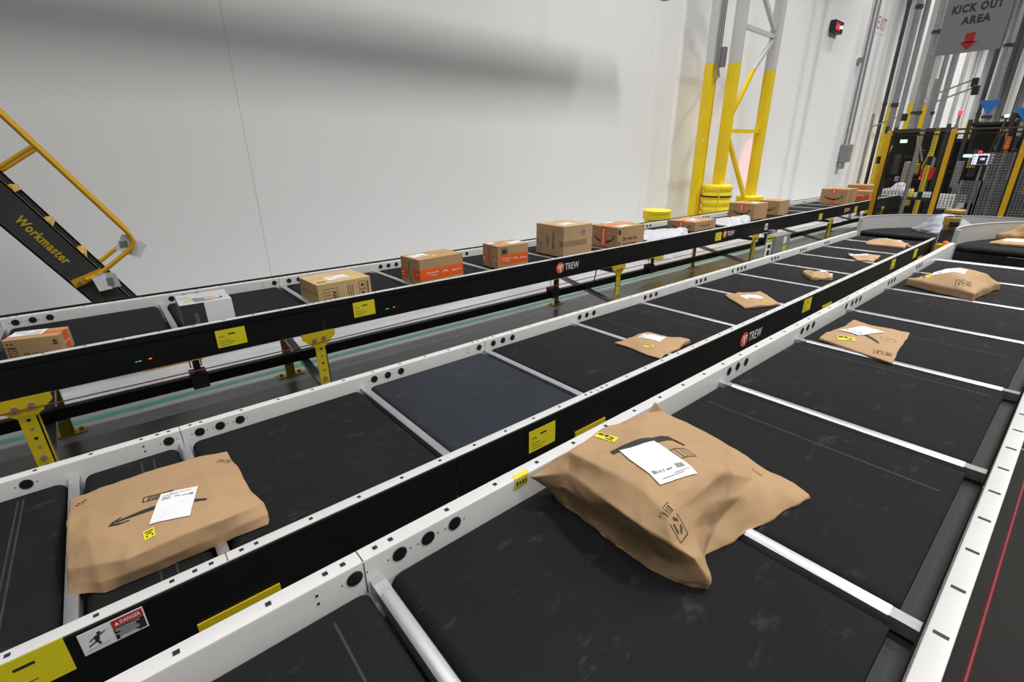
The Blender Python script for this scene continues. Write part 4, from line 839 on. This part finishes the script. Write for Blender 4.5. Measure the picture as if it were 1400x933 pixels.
b = MB(); b.tube([(23.6, 6.25, .002), (23.6, 6.25, 2.1)], .018, 'greymet', 8); b.build('pole', t, 60); b = MB(); b.cbox((23.6, 6.25, 2.22), (.10, .10, .26), 'black', 0, .01); b.build('head', t)

# ------------------------------------------------------------------ safety fence
XF = 11.5
t = thing('safety_fence', 'black wire mesh safety fence with amber yellow posts beyond the curved conveyors', 'fence', (XF, 1.0, 0))
ys = [2.85, 1.945, 1.03, .10, -.85]
for y in ys:
    b = MB(); b.cbox((XF, y, 1.03), (.06, .075, 2.05), 'amber', 0, .006); p = b.build('post', t)
    f = MB(); f.box((XF-.08, y-.08, .001), (XF+.08, y+.08, .012), 'amber'); f.build('foot_plate', p)
b = MB(); b.box((XF-.02, ys[-1], 2.035), (XF+.02, ys[0], 2.065), 'ink_brown'); b.build('top_rail', t)
for y1, y0 in zip(ys[:-1], ys[1:]):
    b = MB(); a, c = y0+.05, y1-.05; z0, z1 = .15, 1.98
    for z in (z0, z1): b.box((XF-.012, a, z-.012), (XF+.012, c, z+.012), 'black')
    for y in (a, c): b.box((XF-.012, y-.012, z0), (XF+.012, y+.012, z1), 'black')
    n = 18
    for k in range(1, n): y = a+(c-a)*k/n; b.box((XF-.0022, y-.0022, z0), (XF+.0022, y+.0022, z1), 'black')
    n = 40
    for k in range(1, n): z = z0+(z1-z0)*k/n; b.box((XF-.0022, a, z-.0022), (XF+.0022, c, z+.0022), 'black')
    b.build('mesh_panel', t)
t = thing('signal_beacon', 'small red lit beacon above the fence between its first two posts', 'beacon', (11.75, 1.98, 0))
b = MB(); b.tube([(11.75, 1.98, .002), (11.75, 1.98, 2.28)], .02, 'greymet', 8); b.build('pole', t, 60)
b = MB(); b.lathe([(.03, 0), (.03, .07), (.02, .08)], (11.75, 1.98, 2.28), 'led_r', 12); b.build('lens', t)
l = bpy.data.lights.new('beacon_light', 'SPOT'); l.energy = 1500; l.color = (1, .06, .09); l.spot_size = R(15); l.spot_blend = .7; l.shadow_soft_size = .04
lo = bpy.data.objects.new('beacon_light', l); COL.objects.link(lo); lo.location = (11.70, 2.10, 2.34)
lo.rotation_euler = (Vector((14.0, 6.5, 1.5))-Vector(lo.location)).to_track_quat('-Z', 'Y').to_euler()

# ------------------------------------------------------------------ behind the fence
t = thing('packing_table', 'black packing table behind the fence with white baskets on it', 'table', (15.2, 3.1, 0))
b = MB(); b.box((14.7, 2.52, .66), (15.7, 3.62, .72), 'char'); b.build('table_top', t)
for x, y in ((14.75, 2.57), (15.65, 2.57), (14.75, 3.57), (15.65, 3.57)):
    b = MB(); b.box((x-.03, y-.03, .001), (x+.03, y+.03, .66), 'black'); b.build('leg', t)
b = MB(); b.box((14.75, 2.56, .25), (15.65, 3.58, .28), 'black'); b.build('shelf', t)
def basket(label, cx, cy, z, w_, d, h, m='label_w'):
    t = thing('slatted_basket', label, 'basket', (cx, cy, z)); b = MB(); b.box((cx-w_/2, cy-d/2, z), (cx+w_/2, cy+d/2, z+.015), m)
    n = 7
    for k in range(n+1):
        y = cy-d/2+d*k/n
        for x in (cx-w_/2, cx+w_/2): b.box((x-.006, y-.022, z), (x+.006, y+.022, z+h), m)
    for k in range(6):
        x = cx-w_/2+w_*k/5
        for y in (cy-d/2, cy+d/2): b.box((x-.022, y-.006, z), (x+.022, y+.006, z+h), m)
    b.box((cx-w_/2+.012, cy-d/2+.012, z+.02), (cx+w_/2-.012, cy+d/2-.012, z+h*.6), 'greypoly'); b.build('basket_body', t)
    b = MB()
    for z2 in (z+h-.03, z+.02): arc = [(cx-w_/2, cy-d/2), (cx+w_/2, cy-d/2), (cx+w_/2, cy+d/2), (cx-w_/2, cy+d/2)]; [b.bar((*p, z2), (*q, z2), .014, .03, m) for p, q in zip(arc, arc[1:]+arc[:1])]
    b.build('rim', t); return t
basket('white slatted basket at the left of the table behind the fence', 15.1, 3.28, .722, .4, .5, .16)
basket('low white slatted basket at the right of the table behind the fence', 15.1, 2.72, .722, .4, .36, .10)
basket('white slatted basket standing on a crate right of the second fence post', 14.3, 2.15, .56, .4, .42, .28)
t = thing('storage_crate', 'dark crate under the white basket right of the second fence post', 'crate', (14.3, 2.15, 0)); b = MB(); b.cbox((14.3, 2.15, .278), (.5, .5, .55), 'char', 0, .02); b.build('crate_body', t); b = MB(); b.box((14.04, 1.90, .50), (14.56, 2.40, .53), 'black'); b.build('rim', t)
t, bv = mailer('white bag heaped on the left basket behind the fence', [(14.95, 3.1), (15.28, 3.1), (15.28, 3.46), (14.95, 3.46)], .16, .80, 'poly', 21, 0, 4, 4, .05, .01, 'bag', 'plastic_bag', None)
t = thing('spray_bottle', 'small yellow green bottle on the table behind the fence', 'bottle', (14.9, 2.98, .72)); b = MB(); b.lathe([(.04, 0), (.04, .13), (.018, .17), (.018, .2)], (14.9, 2.98, .721), 'label_y', 14); b.build('bottle_body', t); b = MB(); b.lathe([(.022, 0), (.022, .05)], (14.9, 2.98, .922), 'black', 12); b.build('cap', t)
for (x, y, lb) in ((14.95, 3.57, 'wooden'),): pass
# hanging red bin on an equipment rack
racks = []
def rack(label, x0, x1, y0, y1, h, shelves, panel=None, m='char'):
    t = thing('equipment_rack', label, 'machine', ((x0+x1)/2, (y0+y1)/2, 0))
    for x in (x0, x1):
        for y in (y0, y1): b = MB(); b.box((x-.035, y-.035, .001), (x+.035, y+.035, h), m); b.build('upright', t)
    for z in shelves: b = MB(); b.box((x0, y0, z-.03), (x1, y1, z+.03), 'black'); b.build('shelf', t)
    racks.append(t)
    if panel: b = MB(); b.box((x1-.02, y0+.04, panel[0]), (x1, y1-.04, panel[1]), 'black'); b.build('back_panel', t)
    return t
rk = rack('dark equipment rack with cables and a red bin, behind the table', 16.4, 17.2, 2.9, 4.15, 2.35, (.5, 1.05, 1.6, 2.2), (.1, 2.3))
for k in range(5):
    b = MB(); y = 3.02+.24*k; b.cbox((16.36, y, 1.3+.2*math.sin(k*2.3)), (.12, .13, .5+.14*(k % 3)), ('greymet', 'black', 'steel', 'char', 'black')[k], 0, .01); b.build('equipment_module', rk)
for y, z, m in ((3.7, 1.98, 'led_gw'), (3.1, 1.1, 'led_r')):
    b = MB(); b.cbox((16.28, y, z), (.03, .14, .07), m); b.build('signal_lamp', rk)
t = thing('red_bin', 'bright red bin mounted before the dark rack, left of the second fence post', 'bin', (15.6, 2.90, 1.1)); b = MB(); b.extrude([(-.11, 0), (.11, 0), (.13, .26), (-.13, .26)], (15.5, 2.9, 1.1), Y, Z, X, .2, 'red'); b.build('bin_body', t)
b = MB(); b.box((15.72, 2.88, .001), (15.76, 2.92, 1.6), 'greymet'); b.box((15.70, 2.8, 1.2), (15.74, 3.0, 1.3), 'greymet'); b.build('stand', t)
rk = rack('tall dark equipment rack with a lit green lamp, right of the second fence post', 15.9, 16.8, 1.75, 2.45, 2.4, (.4, 1.0, 1.5, 2.3), (.1, 2.35))
for k in range(3):
    b = MB(); y = 1.9+.24*k; b.cbox((15.8, y, 1.2+.25*(k % 2)), (.12, .14, .6), ('black', 'char', 'greymet')[k], 0, .01); b.build('equipment_module', rk)
b = MB(); b.cbox((15.7, 2.28, 1.62), (.03, .16, .06), 'led_gw'); b.build('signal_lamp', rk)
rk = rack('wide dark machine frame at the right, behind the perforated panels', 15.0, 17.5, -.6, 1.65, 2.45, (.3, .9, 1.6, 2.4), (.1, 2.4))
for k in range(6):
    b = MB(); y = -.4+.36*k; b.cbox((14.9, y, .8+.3*(k % 3)), (.14, .2, .5+.2*(k % 2)), ('black', 'yellow', 'char', 'steel', 'yellow', 'black')[k], 0, .01); b.build('equipment_module', rk)
rk = rack('low dark machine far behind the fence under the far columns', 19.0, 20.5, 1.9, 4.6, 2.1, (.5, 1.2, 2.0), (.1, 2.1))
def hardware(rk, x, y0, y1, n, seed):
    q = random.Random(seed)
    for k in range(n):
        y = q.uniform(y0, y1); z = q.uniform(.5, 1.8); m = q.choice(('steel', 'greymet', 'yellow', 'char', 'steel', 'brass'))
        b = MB()
        if k % 2: b.tube([(x, y, z), (x-.04, y+q.uniform(-.15, .15), z+q.uniform(.3, .7))], q.uniform(.010, .022), m, 8); b.build('pipe', rk, 60)
        else: b.cbox((x, y, z), (.10, q.uniform(.06, .16), q.uniform(.08, .28)), m, 0, .01); b.build('equipment_module', rk)
for i, (x, y0, y1, n) in enumerate(((16.30, 2.95, 4.1, 16), (15.74, 1.8, 2.4, 9), (14.80, -.5, 1.6, 16))): hardware(racks[i], x, y0, y1, n, i+4)
for y, x, lb in ((4.05, 15.9, 'yellow and black striped pole behind the left part of the fence'), (2.62, 13.9, 'yellow and black striped pole just right of the second fence post')):
    t = thing('striped_pole', lb, 'pole', (x, y, 0)); b = MB(); n = 12
    for k in range(n): b.lathe([(.045, 0), (.045, .18)], (x, y, .001+.18*k), 'yellow' if k % 4 else 'black', 10)
    b.build('pole', t, 60); b = MB(); b.lathe([(.1, 0), (.1, .012)], (x, y, .0005), 'black', 14); b.build('base', t)
for x, y, h, lb in ((13.2, 2.72, 2.9, 'thin grey slanted steel stand in the left fence bay'), (13.8, 2.86, 3.1, 'grey upright pipe stand close behind the first fence post'), (15.2, 4.2, 2.6, 'grey steel stand by the rear conveyor beyond the fence')):
    t = thing('pipe_stand', lb, 'stand', (x, y, 0)); b = MB(); b.tube([(x, y, .01), (x, y, h)], .032, 'greymet', 8); b.build('pipe', t, 60)
    b = MB(); b.bar((x, y, h-.3), (x+.25, y-.55, h-.05), .03, .03, 'steel'); b.build('arm', t); b = MB(); b.lathe([(.14, 0), (.14, .015)], (x, y, .0005), 'black', 14); b.build('base', t)
    b = MB(); b.cbox((x+.25, y-.58, h-.1), (.1, .1, .16), 'black', 0, .01); b.build('sensor_head', t)
t = thing('monitor', 'lit computer monitor on a stand behind the fence at the right', 'monitor', (14.0, 1.78, 0))
b = MB(); b.cbox((14.0, 1.78, 1.56), (.04, .36, .24), 'black', 0, .006); b.build('casing', t)
b = MB(); b.box((13.975, 1.615, 1.455), (13.979, 1.945, 1.665), 'screen'); b.box((13.971, 1.72, 1.458), (13.975, 1.86, 1.63), 'char'); b.box((13.968, 1.755, 1.54), (13.971, 1.825, 1.58), 'screen'); b.build('screen', t)
b = MB(); b.box((14.01, 1.76, .001), (14.05, 1.80, 1.5), 'steel'); b.box((13.85, 1.62, .001), (14.2, 1.94, .03), 'steel'); b.build('stand', t)
b = MB(); b.lathe([(.03, 0), (.03, .03)], (14.0, 1.86, 1.682), 'led_r', 10); b.build('lamp', t)
def perf(label, y0, y1, z0, z1, x):
    t = thing('perforated_panel', label, 'panel', (x, (y0+y1)/2, 0)); b = MB(); n, m_ = int((y1-y0)/.045), int((z1-z0)/.045)
    for k in range(n+1): y = y0+(y1-y0)*k/n; b.box((x-.008, y-.012, z0), (x+.008, y+.012, z1), 'perf')
    for k in range(m_+1): z = z0+(z1-z0)*k/m_; b.box((x-.009, y0, z-.012), (x+.009, y1, z+.012), 'perf')
    b.build('grille', t); b = MB()
    for y in (y0, y1): b.box((x-.015, y-.02, .001), (x+.015, y+.02, z1+.02), 'steel')
    b.build('frame', t)
perf('tall grey perforated guard panel behind the fence at the right edge', 1.22, 1.56, .20, 1.66, 13.0)
perf('low grey perforated guard panel left of the tall one, under the monitor', 1.57, 1.86, .78, 1.16, 13.0)
perf('grey perforated guard panel at the far right edge behind the fence', .30, 1.15, .20, 1.50, 13.4)
t = thing('orange_guard', 'small orange marker plate high behind the fence at the right', 'marker', (14.4, 1.55, 0)); b = MB(); b.box((14.4, 1.51, 1.75), (14.43, 1.59, 1.98), 'orange_f'); b.build('plate', t); b = MB(); b.box((14.43, 1.535, .001), (14.46, 1.565, 1.95), 'steel'); b.build('stand', t)

# ------------------------------------------------------------------ far columns, poles, sign and pennants
for x, y, s_, lb in ((23.9, 6.05, .26, 'far column with yellow foot close to the wall, left of a far pair'), (23.8, 5.42, .24, 'far column with yellow foot, nearest of the far pair'), (25.0, 5.30, .22, 'far column with yellow foot, right behind the far pair'), (39.7, 6.1, .3, 'very distant column with yellow foot close to the wall'), (38.9, 5.60, .45, 'very distant wide column with yellow foot, right of another'), (52, 5.6, .5, 'most distant column with yellow foot at the right')):
    t = thing('steel_column', lb, 'column', (x, y, 0)); post(t, 'column_post', x, y, s_, 13, 3.4)
t = thing('braced_frame', 'pale bracing struts between the far columns above the fence', 'brace', (24.3, 5.4, 0))
b = MB(); b.bar((24.0, 5.40, 4.9), (24.9, 5.32, 3.6), .12, .12, 'rail'); b.build('strut', t); b = MB(); b.bar((24.0, 5.40, 3.55), (24.9, 5.32, 3.55), .1, .1, 'rail'); b.build('strut', t)
for x, y, r_, m, lb in ((17.0, 4.50, .045, 'char', 'dark vertical pipe rising behind the first fence post'), (17.6, 4.42, .075, 'greymet', 'grey vertical pipe just right of the dark one'), (21.5, 4.75, .13, 'steel', 'thick grey vertical duct right of the two slim pipes'), (22, 4.45, .07, 'greymet', 'grey vertical pipe before the far columns'), (24, 3.55, .06, 'char', 'dark slim vertical pipe under the hanging sign'), (26, 3.6, .13, 'steel', 'grey vertical duct below the hanging sign'), (27, 3.2, .12, 'rail', 'white vertical duct right of the sign bottom'), (30, 3.0, .16, 'steel', 'grey vertical duct near the right edge'), (21, 1.75, .07, 'char', 'dark vertical pipe at the right edge beyond the sign'), (24, 1.9, .12, 'rail', 'white vertical pipe at the right edge')):
    t = thing('vertical_pipe', lb, 'pipe', (x, y, 0)); b = MB(); b.tube([(x, y, .002), (x, y, 12.5)], r_, m, 12); b.build('pipe', t, 60)
    for z in (2.9, 5.2, 7): b = MB(); b.lathe([(r_*1.25, 0), (r_*1.25, .09)], (x, y, z), 'char', 12); b.build('clamp', t)
    b = MB(); b.lathe([(r_*2, 0), (r_*2, .012)], (x, y, .0008), m, 14); b.build('base', t)
t = thing('hanging_sign', 'grey hanging sign reading KICK OUT AREA with a red down arrow', 'sign', (10.0, 1.82, 3.0))
b = MB(); b.box((10.0, 1.47, 3.008), (10.012, 2.178, 3.73), 'sign'); b.build('sign_board', t)
b = MB(); o = Vector((9.998, 1.824, 3.0)); u = -Y
b.text('KICK OUT', -.01, .565, .54, o, u, Z, 'ink', .105, .05); b.text('AREA', .01, .415, .31, o, u, Z, 'ink', .10, .05)
b.flat([(-.052, .25), (.052, .25), (.052, .13), (-.052, .13)], o, u, Z, 'red_d'); b.flat([(-.098, .142), (.098, .142), (0, .04)], o, u, Z, 'red_d'); b.build('printed_text', t)
for y in (1.55, 2.1): b = MB(); b.tube([(10.006, y, 3.72), (10.006, y, 12.5)], .004, 'steel', 6); b.build('hanging_wire', t)
for y, z, lb in ((1.96, 2.38, 'blue triangular pennant hanging above the fence, left of two'), (1.40, 2.21, 'lower blue triangular pennant at the right edge above the fence')):
    t = thing('pennant', lb, 'pennant', (14.0, y, z)); b = MB(); b.extrude([(-.17, .27), (.17, .27), (.03, 0)], (14.0, y, z), -Y, Z, X, .006, 'blue'); b.build('cloth', t)
    b = MB(); b.tube([(14.003, y+.15, z+.265), (14.003, y+.15, 6)], .004, 'char', 6); b.tube([(14.003, y-.15, z+.265), (14.003, y-.15, 6)], .004, 'char', 6); b.build('cord', t)
t = thing('green_lamp', 'small bright green lamp between the two pennants', 'lamp', (14.2, 1.66, 2.35)); b = MB(); b.lathe([(.035, 0), (.035, .05)], (14.2, 1.665, 2.33), 'led_gw', 12); b.build('lens', t); b = MB(); b.tube([(14.2, 1.665, .002), (14.2, 1.665, 2.33)], .02, 'char', 8); b.build('pole', t)
t = thing('overhead_duct', 'dark overhead equipment hanging at the upper right corner', 'duct', (14, .9, 3.2)); b = MB(); b.cbox((14.5, .95, 3.75), (.8, .5, .8), 'black', 0, .02); b.build('overhead_body', t); b = MB(); b.tube([(14.5, .95, 4.15), (14.5, .95, 12)], .03, 'char', 8); b.build('hanger', t)
